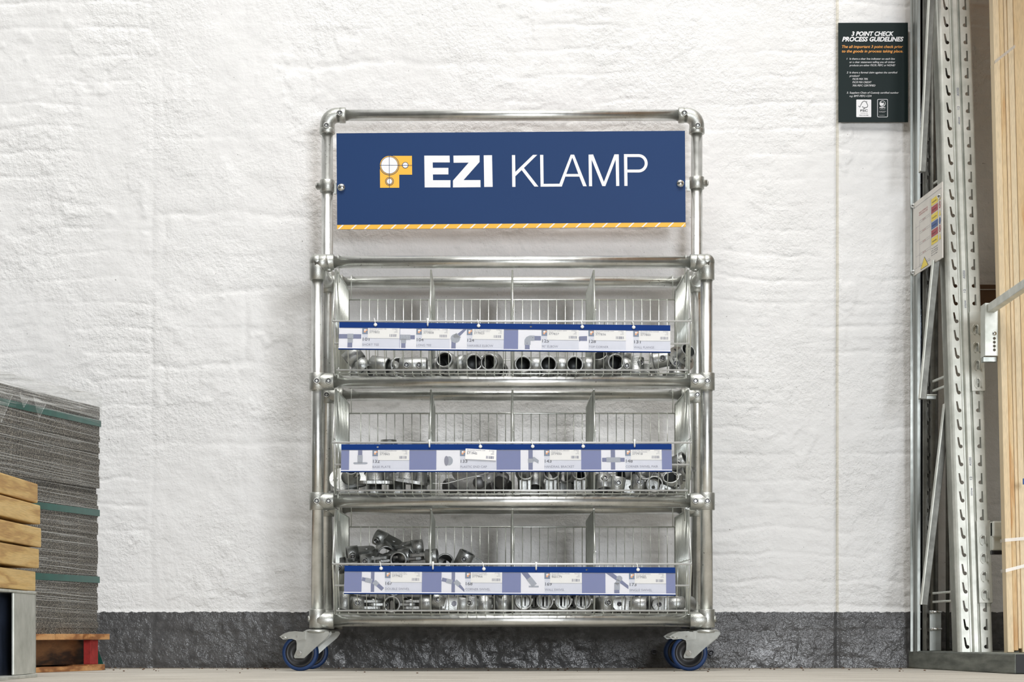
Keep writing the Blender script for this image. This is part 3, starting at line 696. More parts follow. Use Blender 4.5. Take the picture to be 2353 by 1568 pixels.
PIC = {
 'tee': [(0, hb_(0, 16, 51, 11)), (0, hb_(20, 26, 11, 27)), (1, hb_(19, 15, 14, 13)), (1, hb_(20, 26, 12, 11))],
 'long': [(0, hb_(-5, 17, 55, 10)), (0, hb_(19, 26, 10, 27)), (1, hb_(15, 16, 25, 13)), (1, hb_(18, 26, 12, 11))],
 'var': [(0, hb_(18, 30, 10, 23)), (0, rotp(28, 22, 36, 9, -40)), (1, arc(27, 24, 11, 0, 360, 14)[:-1]), (1, rotp(26, 24, 12, 15, -45))],
 'elb': [(0, hb_(34, 16, 18, 11)), (0, hb_(15, 38, 11, 15)), (1, [(14, 38), (14, 26), (18, 19), (26, 15), (37, 15), (37, 28), (28, 28), (28, 38)]), (2, arc(33, 20, 1.6, 0, 330, 7)), (2, arc(20, 34, 1.6, 0, 330, 7))],
 'cor': [(0, [(32, 16), (50, 15), (50, 27), (32, 27)]), (0, [(31, 18), (33, 16), (35, 26), (32, 29)])],
 'base': [(0, hb_(20, 0, 10, 14)), (1, hb_(19, 13, 12, 19)), (1, [(12, 30), (40, 30), (43, 32), (40, 35), (12, 35), (9, 32)])],
 'cap': [(1, [(28 + 9 * math.cos(R(a)), 27 + 11 * math.sin(R(a))) for a in range(0, 360, 20)]), (2, [(22 + 5 * math.cos(R(a)), 27 + 12 * math.sin(R(a))) for a in range(0, 360, 20)])],
 'brk': [(0, hb_(17, 0, 10, 52)), (1, hb_(16, 22, 12, 10)), (1, [(27, 18), (31, 18), (41, 26), (40, 34), (32, 29), (27, 29)])],
 'pair': [(0, hb_(20, 0, 10, 52)), (0, hb_(0, 20, 52, 10)), (1, hb_(10, 19, 16, 12)), (1, hb_(26, 19, 16, 12))],
 'dbl': [(0, hb_(21, 0, 8, 52)), (0, rotp(0, 18, 24, 9, 12)), (0, rotp(28, 24, 28, 9, 42)), (1, rotp(8, 20, 16, 11, 12)), (1, rotp(28, 24, 12, 11, 42))],
 'cs': [(0, hb_(22, 0, 8, 52)), (0, rotp(0, 18, 24, 9, 14)), (0, rotp(30, 22, 34, 9, 42)), (1, rotp(10, 21, 14, 11, 14)), (1, rotp(30, 22, 14, 11, 42))],
 'wsw': [(0, rotp(4, -3, 42, 12, 52)), (1, rotp(17, 14, 22, 13, 52)), (1, hb_(17, 32, 23, 4)), (0, hb_(17, 34, 23, 2))],
 'ssw': [(0, rotp(2, -4, 66, 11, 36)), (1, arc(31, 14, 7, 0, 330, 11)), (1, hb_(19, 24, 13, 17)), (1, rotp(24, 28, 12, 9, -60)), (0, hb_(19, 41, 12, 11))],
}
ticket_strip('blue ticket strip with six labels on the top basket, from short tee to wall flange', 779.7, 741, 1540, 748.5, [
 (780, 919, 833, '101', 'SHORT TEE', 'EZI KLAMP SHORT TEE', '34MM 101-2', '377802', '(44)', PIC['tee'], 38),
 (920, 1034, 957, '104', 'LONG TEE', 'EZI KLAMP LONG TEE', '34MM 104-2', '377808', '(50)', PIC['long'], 34),
 (1034, 1158, 1073, '124', 'VARIABLE ELBOW', 'EZI KLAMP ADJ ELBOW', '135-165 34MM 124-2', '377823', '(10)', PIC['var'], 60),
 (1191, 1330, 1244.5, '125', '90\u00b0 ELBOW', 'EZI KLAMP ELBOW 34MM', '125-2', '377827', '(25)', PIC['elb'], 37),
 (1330, 1438, 1352, '128', 'TOP CORNER', 'EZI KLAMP CORNER 34MM', '128-2', '377836', '(32)', PIC['cor'], 45),
 (1438, 1540, 1455, '131', 'WALL FLANGE', 'EZI KLAMP WALL FLANGE', '34MM 131-2', '377860', '(14)', [], 47)],
 [(863, 0), (983, 1), (1100, 0), (1338, 0), (1456, 0)], [1220])
ticket_strip('blue ticket strip with four labels on the middle basket, base plate to corner swivel pair', 784.5, 1022, 1543, 1021, [
 (803, 941, 856, '132', 'BASE PLATE', 'EZI KLAMP BASEPLATE', '34MM 132-2', '377865', '(18)', PIC['base'], 41),
 (1003, 1141, 1057, '133', 'PLASTIC END CAP', 'EZI KLAMP PLASTIC CAP', '34MM 133-2', '571945', '(82)', PIC['cap'], 61),
 (1196, 1335, 1250, '143', 'HANDRAIL BRACKET', 'EZI KLAMP WALL BRACKET', '34MM 143-2', '377900', '(24)', PIC['brk'], 68),
 (1381, 1520, 1436, '148', 'CORNER SWIVEL PAIR', 'EZI KLAMP ADJ CORNER', '34MM 148-2 (PAIR)', '377918', '(31)', PIC['pair'], 74)],
 [(987, 1), (1104, 0), (1224, 0), (1340, 0), (1458, 1)], [868])
ticket_strip('blue ticket strip with four swivel labels on the bottom basket', 792, 1301, 1551.5, 1305, [
 (832, 970, 885, '167', 'DOUBLE SWIVEL', 'EZI KLAMP DOUBLE', 'SWIVEL 34MM 167-2', '377962', '(30)', PIC['dbl'], 56),
 (1015, 1154, 1069, '168', 'CORNER SWIVEL', 'EZI KLAMP CORNER', 'SWIVEL 34MM 168-2', '377966', '(27)', PIC['cs'], 57),
 (1197, 1337, 1251, '169', 'WALL SWIVEL', 'EZI KLAMP WALL SWIVEL', '34MM 169-2', '960179', '(25)', PIC['wsw'], 45),
 (1391, 1530, 1445, '173', 'SINGLE SWIVEL', 'EZI KLAMP SINGLE', 'SWIVEL 34MM', '377985', '(25)', PIC['ssw'], 52)],
 [(876, 0), (995, 1), (1112, 0), (1232, 1), (1466, 0)], [1348])


# ------------------------------------------------------------------ loose tube fittings
fo, fi = 0.0238, 0.0190
PROTO = {}
def proto(kind, bodies, grubs=(), extra=()):
    """bodies: MB ; grubs: (point, dir) ; extra: (name, MB, mat)"""
    PROTO[kind] = [bodies, grubs, extra, None]
def mk_grub(par, p, d, r=0.0088):
    b = MB(); b.lathe([(r + .001, -.004), (r, .0028), (r * .86, .0042), (r * .72, .0036), (r * .66, .0018)], p, d, 18, 0)
    b.lathe([(r * .68, -.001), (r * .66, .0026), (r * .55, .0034), (r * .40, .0032), (r * .36, .0002)], p, d, 18, 1); b.lathe([(.0001, .0005), (r * .38, .0006)], p, d, 6, 2)
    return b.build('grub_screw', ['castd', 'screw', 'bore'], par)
def cup(b, d, r, ri, c=(0, 0, 0), cut=52):
    for rr_, mi in ((r, 0), (ri, 3)):
        b.lathe([(max(.0001, rr_ * math.sin(R(a))), -rr_ * math.cos(R(a))) for a in list(range(0, 180 - cut, 8)) + [180 - cut]], c, d, 28, mi, None, True, False)
NAMES = {'tee': ('short_tee', 'tee fitting'), 'ltee': ('long_tee', 'tee fitting'), 'var': ('variable_elbow', 'elbow fitting'), 'elbow': ('elbow_fitting', 'elbow fitting'), 'corner': ('top_corner', 'corner fitting'),
 'flange': ('wall_flange', 'flange fitting'), 'bplate': ('base_plate', 'base plate fitting'), 'bracket': ('handrail_bracket', 'bracket fitting'), 'pair': ('corner_swivel_pair', 'swivel fitting'),
 'dbl': ('double_swivel', 'swivel fitting'), 'csw': ('corner_swivel', 'swivel fitting'), 'wsw': ('wall_swivel', 'swivel fitting'), 'ssw': ('single_swivel', 'swivel fitting'), 'cap': ('tube_end_cap', 'plastic cap')}
def fit(kind, px, py, y, rot, label, group=None, ground=None):
    pr = PROTO[kind]; n, cat = NAMES[kind]
    if pr[3] is None:
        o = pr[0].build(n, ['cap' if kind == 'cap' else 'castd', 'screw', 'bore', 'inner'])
        for p, d in pr[1]: mk_grub(o, Vector(p), Vector(d))
        for nn, mb_, mt in pr[2]: mb_.build(nn, mt, o)
        pr[3] = o
    else:
        src = pr[3]; o = src.copy(); C.objects.link(o)
        for ch in src.children: c = ch.copy(); C.objects.link(c); c.parent = o
    o.location = at(px, py, y); o.rotation_euler = tuple(R(a) for a in rot)
    if ground is not None:   # drop so that its lowest point rests on the given height
        mt = Euler(tuple(R(a) for a in rot)).to_matrix(); zz = min((mt @ v.co).z for v in o.data.vertices); o.location.z = ground - zz + .0006
    tag(o, label, cat, group); return o
b = MB(); b.inner = 3; b.sleeve((0, -.025, 0), (0, .025, 0), fo, fi); b.socket((.020, 0, 0), (.050, 0, 0), fo, fi, .022); proto('tee', b, [((0, 0, -fo), (0, 0, -1)), ((.040, -fo, 0), (0, -1, 0))])
b = MB(); b.inner = 3; b.sleeve((-.038, 0, 0), (.038, 0, 0), fo, fi); b.socket((0, .018, 0), (0, .048, 0), fo, fi, .022); proto('ltee', b, [((-.017, -fo, 0), (0, -1, 0)), ((.018, -fo, 0), (0, -1, 0))])
b = MB(); b.inner = 3; cup(b, (0, -1, 0), .0315, .026, (0, .008, 0), 48); b.sleeve((0, -.009, 0), (0, -.026, 0), fo, fi); b.socket((-.020, .018, .002), (-.036, .030, .004), fo, fi, .014); proto('var', b, [((0, -.012, -.0275), (0, -.25, -1))])
b = MB(); b.inner = 3; cup(b, (0, -1, 0), fo + .001, fi + .001); b.sleeve((0, -.010, 0), (0, -.034, 0), fo, fi); b.socket((.018, 0, 0), (.050, 0, 0), fo, fi, .022); proto('elbow', b, [((0, -.022, -fo), (0, 0, -1)), ((.038, 0, -fo), (0, 0, -1))])
b = MB(); b.inner = 3; cup(b, (0, -1, 0), fo + .001, fi + .001); b.sleeve((0, -.010, 0), (0, -.036, 0), fo, fi); b.socket((.018, 0, 0), (.046, 0, 0), fo, fi, .022); b.socket((0, 0, .018), (0, 0, .046), fo, fi, .022); proto('corner', b, [((.034, -fo, 0), (0, -1, 0)), ((0, -fo, .034), (0, -1, 0))])
hl = lambda x, y, r, n=14: [(x + r * math.cos(2 * PI * k / n), y + r * math.sin(2 * PI * k / n)) for k in range(n)]
b = MB(); b.inner = 3; b.prism(arc(0, 0, .041, 0, 350, 35), 0, .0065, 0, None, [hl(.031, 0, .0042), hl(-.016, .027, .0042), hl(-.016, -.027, .0042)])
b.lathe([(fi, .0065), (fi, .048), (fi + .0012, .050), (fo - .003, .050), (fo - .002, .048), (fo - .001, .010), (fo + .003, .0066)], (0, 0, 0), (0, 0, 1), 30, [3, 0, 0, 0, 0, 0]); proto('flange', b, [((0, -fo + .002, .034), (0, -1, 0))])
oval = [(.026 + .034 * math.cos(R(a)), .034 * math.sin(R(a))) for a in range(-90, 91, 12)] + [(-.026 + .034 * math.cos(R(a)), .034 * math.sin(R(a))) for a in range(90, 271, 12)]
b = MB(); b.inner = 3; b.prism(oval, 0, .0085, 0, None, [hl(.044, 0, .0065), hl(-.044, 0, .0065)]); b.lathe([(fi, .0085), (fi, .060), (fi + .0012, .062), (fo - .002, .062), (fo - .001, .060), (fo, .012), (fo + .003, .0087)], (0, 0, 0), (0, 0, 1), 30); proto('bplate', b, [((.012, -fo + .002, .048), (.5, -1, 0))])
b = MB(); b.inner = 3; b.box((0, 0, .0035), (.068, .048, .007), 0, None, .002); b.box((-.013, 0, .022), (.009, .026, .032), 0, None, .0015); b.box((.010, 0, .022), (.009, .026, .032), 0, None, .0015); b.box((-.001, .004, .022), (.018, .008, .030)); b.sleeve((0, -.019, .060), (0, .019, .060), fo, fi); proto('bracket', b, [((fo * .7, 0, .060 + fo * .7), (1, 0, 1))])
lug = [(-.004, -.019), (.020, -.019)] + [(.020 + .019 * math.cos(R(a)), .019 * math.sin(R(a))) for a in range(-75, 76, 15)] + [(.020, .019), (-.004, .019)]
b = MB(); b.inner = 3; b.sleeve((0, 0, -.022), (0, 0, .022), fo, fi); b.prism(lug, -.0105, -.0035, 0, Matrix.Translation((.020, -.001, 0)) @ FACE, [hl(.020, 0, .005)]); b.box((.024, 0, 0), (.014, .018, .036)); proto('pair', b, [((0, -fo, .004), (0, -1, 0))])
b = MB(); b.inner = 3; b.sleeve((0, -.020, 0), (0, .020, 0), fo, fi)
for q in (-1, 1):
    m_ = Matrix.Rotation(0 if q > 0 else PI, 4, 'Z')
    b.prism([(.022, -.012), (.050, -.017)] + [(.052 + .017 * math.cos(R(a)), .017 * math.sin(R(a))) for a in range(-75, 76, 25)] + [(.050, .017), (.022, .012)], -.0035, .0035, 0, m_)
    for zz in (-.0125, .0055): b.prism([(.044 + .017 * math.cos(R(a)), .017 * math.sin(R(a))) for a in range(105, 256, 25)] + [(.078, -.019), (.078, .019)], zz, zz + .007, 0, m_)
    b.cyl(m_ @ Vector((.052, 0, -.015)), m_ @ Vector((.052, 0, .015)), .006, 14, 0); b.socket(m_ @ Vector((.076, 0, 0)), m_ @ Vector((.108, 0, 0)), fo - .001, fi, .028)
proto('dbl', b, [((-.094, -fo + .001, .004), (0, -1, 0))])
b = MB(); b.inner = 3; b.socket((0, 0, 0), (-.036, 0, .004), fo, fi, .028)
b.prism([(-.010, -.022), (.014, -.020)] + [(.022 + .020 * math.cos(R(a)), .020 * math.sin(R(a))) for a in range(-70, 71, 20)] + [(.014, .020), (-.010, .022)], -.004, .010, 0, Matrix.Translation((.004, -.004, 0)) @ FACE)
b.box((-.002, 0, 0), (.014, .040, .042), 0, None, .004); b.cyl((.026, -.018, 0), (.026, .012, 0), .0072, 18, 1); b.sleeve((.050, .004, -.020), (.050, .004, .020), fo, fi); proto('csw', b, [((-.020, -fo, .005), (0, -1, 0))])
b = MB(); b.inner = 3; b.box((0, 0, .0035), (.050, .046, .007), 0, None, .0018); b.sleeve((0, -.024, .0325), (0, .016, .0325), fo, fi)
rd = [(.0188 * math.cos(R(a)), .0325 + .0188 * math.sin(R(a))) for a in range(0, 360, 15)]
b.prism(rd, .004, .008, 0, FACE, [[(-.0075, .020), (-.0025, .020), (-.0025, .045), (-.0075, .045)], [(.0035, .020), (.0065, .020), (.0065, .045), (.0035, .045)]]); b.disc((0, .0325), .0188, -.002, 2, FACE); b.box((.0, -.014, .0325), (.0055, .010, .030)); proto('wsw', b, [((fo, 0, .0325), (1, 0, 0))])
b = MB(); b.inner = 3; b.socket((.026, 0, 0), (.074, 0, .005), fo - .001, fi, .030); b.prism([(.028, -.022), (.028, .022), (.004, .019)] + [(.019 * math.cos(R(a)), .019 * math.sin(R(a))) for a in range(90, 271, 15)] + [(.004, -.019)], -.003, .009, 0, Matrix.Translation((0, -.004, 0)) @ FACE)
b.box((.022, 0, 0), (.016, .040, .042), 0, None, .004); b.lathe([(.0066, 0), (.0066, .003), (.0050, .0045), (.0036, .0045), (.0034, .002), (.0001, .002)], (0, -.013, 0), (0, -1, 0), 18, 1); b.sleeve((-.004, .018, -.022), (-.004, .018, .022), fo - .002, fi - .001); proto('ssw', b, [((.055, 0, fo - .001), (0, 0, 1))])
b = MB(); b.inner = 3; b.lathe([(.0001, 0), (.0155, 0), (.0178, .0012), (.0180, .0035), (.0165, .0042), (.0152, .0044)] + [(r, .0050 + .0022 * i + d) for i in range(5) for r, d in ((.0166, 0), (.0166, .0009), (.0150, .0012), (.0150, .0021))] + [(.012, .0165), (.0001, .0165)], (0, 0, 0), (0, 1, 0), 30); proto('cap', b)
Y1 = -.500; FL = [.8215, .4905, .1595]
G = lambda s_: s_
# top basket
fit('tee', 812, 826, Y1 + .012, (88, 50, 0), 'short tee leaning over at the far left of the top basket', 'short tees', FL[0])
fit('tee', 873, 828, Y1 + .008, (10, 0, 72), 'short tee lying sideways between the leaning tee and a ring end', 'short tees', FL[0])
fit('tee', 911, 832, Y1 + .012, (0, 0, 18), 'short tee with its ring mouth facing out left of the two screw heads', 'short tees', FL[0])
fit('ltee', 950, 828, Y1, (0, 0, -3), 'long tee showing two grub screws beside the first divider', 'long tees', FL[0])
fit('var', 1026, 829, Y1 + .004, (-14, 0, -14), 'variable elbow nearest the first divider, its screw facing down', 'variable elbows', FL[0])
fit('var', 1087, 832, Y1 + .004, (0, 0, 8), 'variable elbow in the middle of its bin', 'variable elbows', FL[0])
fit('var', 1129, 831, Y1 - .002, (0, 0, -18), 'variable elbow with wide shoulder beside the middle divider', 'variable elbows', FL[0])
for px, rz, w_ in ((1200, 4, 'right beside the middle divider'), (1259, 2, 'between its two neighbours in the third bin'), (1320, 0, 'nearest the third divider')):
    fit('elbow', px, 827, Y1, (0, 0, rz), 'ninety degree elbow with open mouth, ' + w_, 'ninety degree elbows', FL[0])
fit('corner', 1409, 833, Y1 + .012, (4, 14, 12), 'three way top corner with its mouth facing out next to the flanges', 'top corners', FL[0])
fit('corner', 1384, 826, Y1 + .075, (0, -40, 70), 'three way top corner in shade against the third divider', 'top corners', FL[0])
fit('flange', 1462, 855, Y1 + .020, (0, 0, 30), 'wall flange standing upright on its round foot below the last label', 'wall flanges', FL[0])
fit('flange', 1499, 834, Y1 + .025, (0, 82, -14), 'wall flange lying on its side with the foot turned left', 'wall flanges', FL[0])
fit('flange', 1556, 850, Y1 + .045, (0, 0, -10), 'wall flange standing flat in the last corner of the top basket', 'wall flanges', FL[0])
fit('flange', 1562, 828, Y1 + .050, (62, 10, 24), 'wall flange propped with its holed foot facing out by the basket end', 'wall flanges')
# middle basket
fit('bplate', 805, 1132, Y1 + .02, (0, 0, 0), 'oval base plate at the far left of the bottom layer', 'oval base plates', FL[1])
fit('bplate', 858, 1132, Y1 + .065, (0, 0, 90), 'oval base plate second from left in the bottom layer', 'oval base plates', FL[1])
fit('bplate', 913, 1132, Y1 + .065, (0, 0, 90), 'oval base plate third from left in the bottom layer', 'oval base plates', FL[1])
fit('bplate', 963, 1132, Y1 + .045, (0, 0, 86), 'oval base plate beside the first divider in the bottom layer', 'oval base plates', FL[1])
fit('bplate', 862, 1113, Y1 + .010, (2, 0, 4), 'oval base plate lying level upon the bottom layer')
fit('bplate', 934, 1110, Y1 + .006, (2, 9, -3), 'oval base plate tilted down to the right upon the bottom layer')
fit('bplate', 806, 1100, Y1 + .012, (64, -12, 10), 'oval base plate propped up with a bolt hole facing out')
fit('bplate', 893, 1062, -.400, (0, 0, 20), 'oval base plate whose collar and screw stick up above the blue strip')
fit('bplate', 893, 1112, -.402, (0, 0, 60), 'oval base plate under the one that sticks up above the strip')
fit('bplate', 963, 1066, -.395, (0, 0, 80), 'oval base plate whose collar just shows above the strip by the divider')
fit('bplate', 963, 1112, -.395, (0, 0, 100), 'oval base plate under the collar that just shows by the divider')
rs = random.Random(3); cp = []
for j, (x0_, n_, zr, yy) in enumerate(((1022, 8, 1119, -.515), (1040, 7, 1098, -.505), (1098, 4, 1079, -.495), (1030, 8, 1116, -.455), (1050, 6, 1092, -.450))):
    for i in range(n_):
        x_ = x0_ + i * (19.5 if j in (0, 3) else 19) + rs.uniform(-2, 2)
        if j == 1 and i < 2: continue
        cp.append((x_, zr + rs.uniform(-2, 2), yy + rs.uniform(-.006, .006), (rs.uniform(-35, 25), rs.uniform(-20, 20), rs.choice((-65, -30, 0, 25, 60)))))
cp.append((1102, 1109, -.535, (0, 0, 8))); cp.append((1148, 1108, -.535, (6, 0, -20)))
for i, (x_, p_, yy, rt) in enumerate(cp):
    lb = 'black ribbed tube end cap inside the clear bag'
    if i == len(cp) - 2: lb = 'black end cap face on behind the wires, left of the other face on cap'
    if i == len(cp) - 1: lb = 'black end cap face on behind the wires, nearest the middle divider'
    fit('cap', x_, p_, yy, rt, lb, 'black plastic end caps in the bag')
bm = bmesh.new(); bmesh.ops.create_icosphere(bm, subdivisions=4, radius=1); rn = np.random.RandomState(5)
from mathutils import noise as mn
b = MB(); vs = []
for v in bm.verts:
    p = v.co; k_ = 1 + .16 * mn.noise(p * 2.3) + .07 * mn.noise(p * 6)
    q = Vector((p.x * .098 * k_, p.y * .062 * k_, p.z * .048 * k_)); q.z = max(q.z, -.0405); q.y = max(q.y, -.058); q.x = max(-.103, min(.101, q.x)); vs.append(q)
bag = MB(); bag.add([v + at(1088, 1097, -.478) for v in vs], [[q.index for q in f.verts] for f in bm.faces], 0, True); bm.free()
o = bag.build('clear_bag', 'bag'); tag(o, 'crumpled clear polythene bag full of black end caps in the middle basket', 'plastic bag')
o2 = MB(); pts = [at(994 + 16 * i, 1111 - (i / 9) ** 2 * 34 + 2 * math.sin(i), -.545 + .004 * i) for i in range(9)]; o2.path(pts, .0008, 5); c_ = o2.build('bag_seam', 'tie', o); 
for px, rz, w_ in ((1206, 10, 'next to the middle divider'), (1267, 0, 'standing between two others'), (1333, -4, 'next to the third divider')):
    fit('bracket', px, 1130, Y1 - .002, (0, 0, rz), 'handrail bracket on a square foot ' + w_, 'handrail brackets', FL[1])
fit('tee', 1229, 1108, Y1 + .04, (70, 20, 40), 'handrail clamp piece leaning between the first two brackets', None, FL[1])
fit('pair', 1386, 1112, Y1 + .004, (-24, 0, 10), 'swivel half with its cup tipped up beside the third divider', 'corner swivel halves', FL[1])
fit('pair', 1417, 1106, Y1, (0, 8, 8), 'swivel half standing upright with a screw near its rim', 'corner swivel halves', FL[1])
fit('pair', 1442, 1112, Y1 + .06, (0, 80, 30), 'swivel half in shade behind the upright one', 'corner swivel halves', FL[1])
fit('pair', 1469, 1112, Y1 + .012, (0, 14, -6), 'swivel half with its grub screw facing out in the middle of the bin', 'corner swivel halves', FL[1])
fit('pair', 1481, 1087, Y1 + .004, (84, 0, 6), 'swivel half lying on top with ring mouth cut by the strip', 'corner swivel halves')
fit('pair', 1503, 1110, Y1 - .004, (88, 24, 0), 'swivel half with bright ring mouth right of the facing screw', 'corner swivel halves', FL[1])
fit('pair', 1543, 1108, Y1 + .008, (40, -30, 20), 'swivel half tipped forward near the right end of the middle basket', 'corner swivel halves', FL[1])
fit('pair', 1560, 1064, Y1 + .02, (30, 60, 10), 'swivel half perched highest right of the middle strip', 'corner swivel halves')
fit('pair', 1566, 1084, Y1 + .03, (80, 0, 50), 'swivel half wedged under the highest one', 'corner swivel halves')
# bottom basket
fit('dbl', 901, 1384, Y1, (0, 0, 0), 'double swivel lying straight at the bottom front of the left bin', 'double swivels', FL[2])
fit('tee', 812, 1384, Y1 + .06, (0, 0, 20), 'tee shaped end of a swivel in the bottom left corner', None, FL[2])
fit('dbl', 905, 1352, -.46, (0, 3, 6), 'double swivel hidden mostly behind the strip, on the front one', 'double swivels')
fit('dbl', 885, 1328, -.42, (8, -4, -12), 'double swivel midway up the heap behind the strip', 'double swivels')
fit('dbl', 905, 1311, -.38, (0, 5, 20), 'double swivel under the visible top of the heap', 'double swivels')
fit('dbl', 918, 1286, -.47, (8, -4, -8), 'double swivel with bright ring mouth just above the blue strip', 'double swivels')
fit('dbl', 884, 1266, -.41, (28, -6, 10), 'double swivel lying left on top of the heap', 'double swivels')
fit('dbl', 940, 1268, -.40, (30, 24, -14), 'topmost double swivel, sloping down to the divider', 'double swivels')
fit('dbl', 856, 1290, -.44, (26, -8, -6), 'double swivel poking out at the left edge of the heap', 'double swivels')
fit('tee', 792, 1345, -.46, (80, 10, 0), 'loose swivel collar standing left of the bottom strip', None, FL[2])
fit('csw', 1022, 1382, Y1, (0, 8, 4), 'corner swivel with a screw and round pin beside the first divider', 'corner swivels', FL[2])
fit('pair', 1083, 1380, Y1 + .01, (0, 6, -14), 'plain swivel collar right of the pinned corner swivel', 'corner swivels', FL[2])
fit('ssw', 1115, 1385, Y1 + .002, (0, 96, 0), 'corner swivel standing on its rounded lug, rusty bolt showing', 'corner swivels', FL[2])
fit('ssw', 1152, 1385, Y1 + .004, (0, 86, 40), 'corner swivel with dark bolt beside the middle divider', 'corner swivels', FL[2])
fit('pair', 1067, 1286, -.44, (10, 26, 0), 'corner swivel collar with a bright screw peeking over the strip', 'corner swivels')
fit('csw', 1070, 1318, -.44, (0, 10, 10), 'corner swivel hidden behind the strip below the peeking one', 'corner swivels')
fit('csw', 1060, 1348, -.44, (0, -6, 0), 'corner swivel hidden low behind the strip below the peeking one', 'corner swivels')
fit('pair', 1022, 1296, -.42, (70, 20, 0), 'corner swivel collar barely showing over the strip near the divider', 'corner swivels')
fit('csw', 1020, 1335, -.42, (0, 10, 20), 'corner swivel under the barely showing collar', 'corner swivels')
for px, rz, w_ in ((1202, 3, 'next to the middle divider'), (1253, -4, 'second from the middle divider'), (1293, 2, 'second from the third divider'), (1340, -5, 'next to the third divider')):
    fit('wsw', px, 1400, Y1 - .004, (0, 0, rz), 'wall swivel with slotted ring face ' + w_, 'wall swivels', FL[2])
fit('pair', 1391, 1382, Y1 + .006, (0, -8, 20), 'swivel collar standing beside the third divider in the last bin', 'single swivels', FL[2])
fit('ssw', 1423, 1383, Y1, (0, 6, 0), 'single swivel with a large round bolt head facing out', 'single swivels', FL[2])
fit('ssw', 1511, 1382, Y1 + .006, (0, 3, 14), 'single swivel with dark open end at the right of the bottom basket', 'single swivels', FL[2])
fit('ssw', 1470, 1384, Y1 + .05, (0, 10, -30), 'single swivel lying behind the two front ones', 'single swivels', FL[2])
# second rows
for kd, px, lv, rt, lb in (('tee', 835, 0, (0, 0, 60), 'short tee behind the leaning one'), ('ltee', 935, 0, (0, 0, 90), 'long tee pointing back behind the two screw heads'),
    ('elbow', 1228, 0, (0, 0, 30), 'ninety degree elbow behind the first two'), ('elbow', 1292, 0, (0, 0, 60), 'ninety degree elbow behind the last two'), ('corner', 1432, 0, (0, 0, 200), 'top corner behind the mouth of the front one'),
    ('bracket', 1236, 1, (0, 0, 20), 'handrail bracket behind the gap of the first two'), ('bracket', 1300, 1, (0, 0, -10), 'handrail bracket behind the gap of the last two'), ('pair', 1400, 1, (80, 0, 40), 'swivel half behind the first two'), ('pair', 1500, 1, (10, 60, 0), 'swivel half behind the bright ring mouth'),
    ('tee', 855, 2, (0, 0, 0), 'swivel collar behind the straight double swivel on its left'), ('tee', 950, 2, (0, 0, 120), 'swivel collar behind the straight double swivel on its right'), ('csw', 1125, 2, (0, 0, 30), 'corner swivel lying behind the two bolted ones'),
    ('wsw', 1226, 2, (0, 0, 0), 'wall swivel behind the gap of the first two'), ('wsw', 1317, 2, (0, 0, 8), 'wall swivel behind the gap of the last two'), ('ssw', 1400, 2, (0, 0, 100), 'single swivel behind the collar by the third divider'), ('ssw', 1545, 2, (0, 0, 40), 'single swivel behind the dark open end')):
    fit(kd, px, 800, -.40, rt, lb, None, FL[lv])

rq = random.Random(21)  # rear rows added to fill the bins and shade the wall behind the baskets
for lv, kd, x0_, x1_, nm in ((0, 'tee', -.40, -.27, 'short tees'), (0, 'var', -.185, -.045, 'variable elbows'), (0, 'elbow', .03, .17, 'ninety degree elbows'), (0, 'corner', .26, .33, 'top corners'), (0, 'flange', .385, .425, 'wall flanges'),
    (1, 'bplate', -.40, -.27, 'base plates'), (1, 'bracket', .04, .18, 'handrail brackets'), (1, 'pair', .27, .44, 'corner swivel halves'),
    (2, 'tee', -.42, -.27, 'double swivel collars'), (2, 'csw', -.18, -.06, 'corner swivels'), (2, 'wsw', .04, .18, 'wall swivels'), (2, 'ssw', .27, .41, 'single swivels')):
    for yy in (-.335, -.262):
        for k in range(3):
            if kd == 'bplate' and (yy > -.3 or k == 2): continue
            if kd == 'flange' and k: continue
            x_ = x0_ + (x1_ - x0_) * k / 2 + rq.uniform(-.008, .008)
            o = fit(kd, 1176, 800, yy, (0, 0, rq.choice((0, 20, 45, 70, 90, 160, 200))), 'one of the added %s in the rear rows of its bin' % nm, nm + ' in the rear rows', FL[lv]); o.location.x = x_
# ------------------------------------------------------------------ left: crumb rubber stack on a pallet, timbers on a steel stand
P0 = Vector((-1.166, -.405, 0)); D = Vector((-.144, -.59, 0)).normalized(); N = Vector((D.y, -D.x, 0)); N = N if N.x > 0 else -N   # D toward camera along the face, N outward
def SM(off): m = Matrix((( -N.x, -D.x * -1, 0, P0.x + N.x * off), (-N.y, -D.y * -1, 0, P0.y + N.y * off), (0, 0, 1, 0), (0, 0, 0, 1))); return m
# local: x into the stack, y along the face toward the camera, z up
LEN, WID = 1.15, .95; n_ = 39; zt_ = .742; th = (zt_ - .103) / n_
proto_mat = None; rs = random.Random(11)
for i in range(n_):
    off = rs.uniform(-.0014, .0014) + (.0035 if i > n_ * .62 else -.0015) + (-.004 if i == int(n_ * .62) else 0)
    if proto_mat is None:
        b = MB(); K = 46
        vs = []; fs = []
        pts = [(rs.uniform(-.0012, .0012), LEN * k / K) for k in range(K + 1)] + [(WID, LEN), (WID, 0)]
        b.prism(pts, 0, th * .985); proto_mat = b.build('rubber_mat', 'crumb'); o = proto_mat
    else: o = proto_mat.copy(); C.objects.link(o)
    m = SM(off); m = m @ Matrix.Translation((0, rs.uniform(-.003, .003), .103 + th * i)); o.matrix_world = m
    lb = 'grey speckled rubber crumb mat in the middle of the shrink wrapped stack'
    if i == 0: lb = 'lowest grey rubber crumb mat, lying on the pallet boards'
    if i == n_ - 1: lb = 'topmost grey rubber crumb mat under the bunched film'
    tag(o, lb, 'rubber mat', 'rubber mats stacked on the pallet')
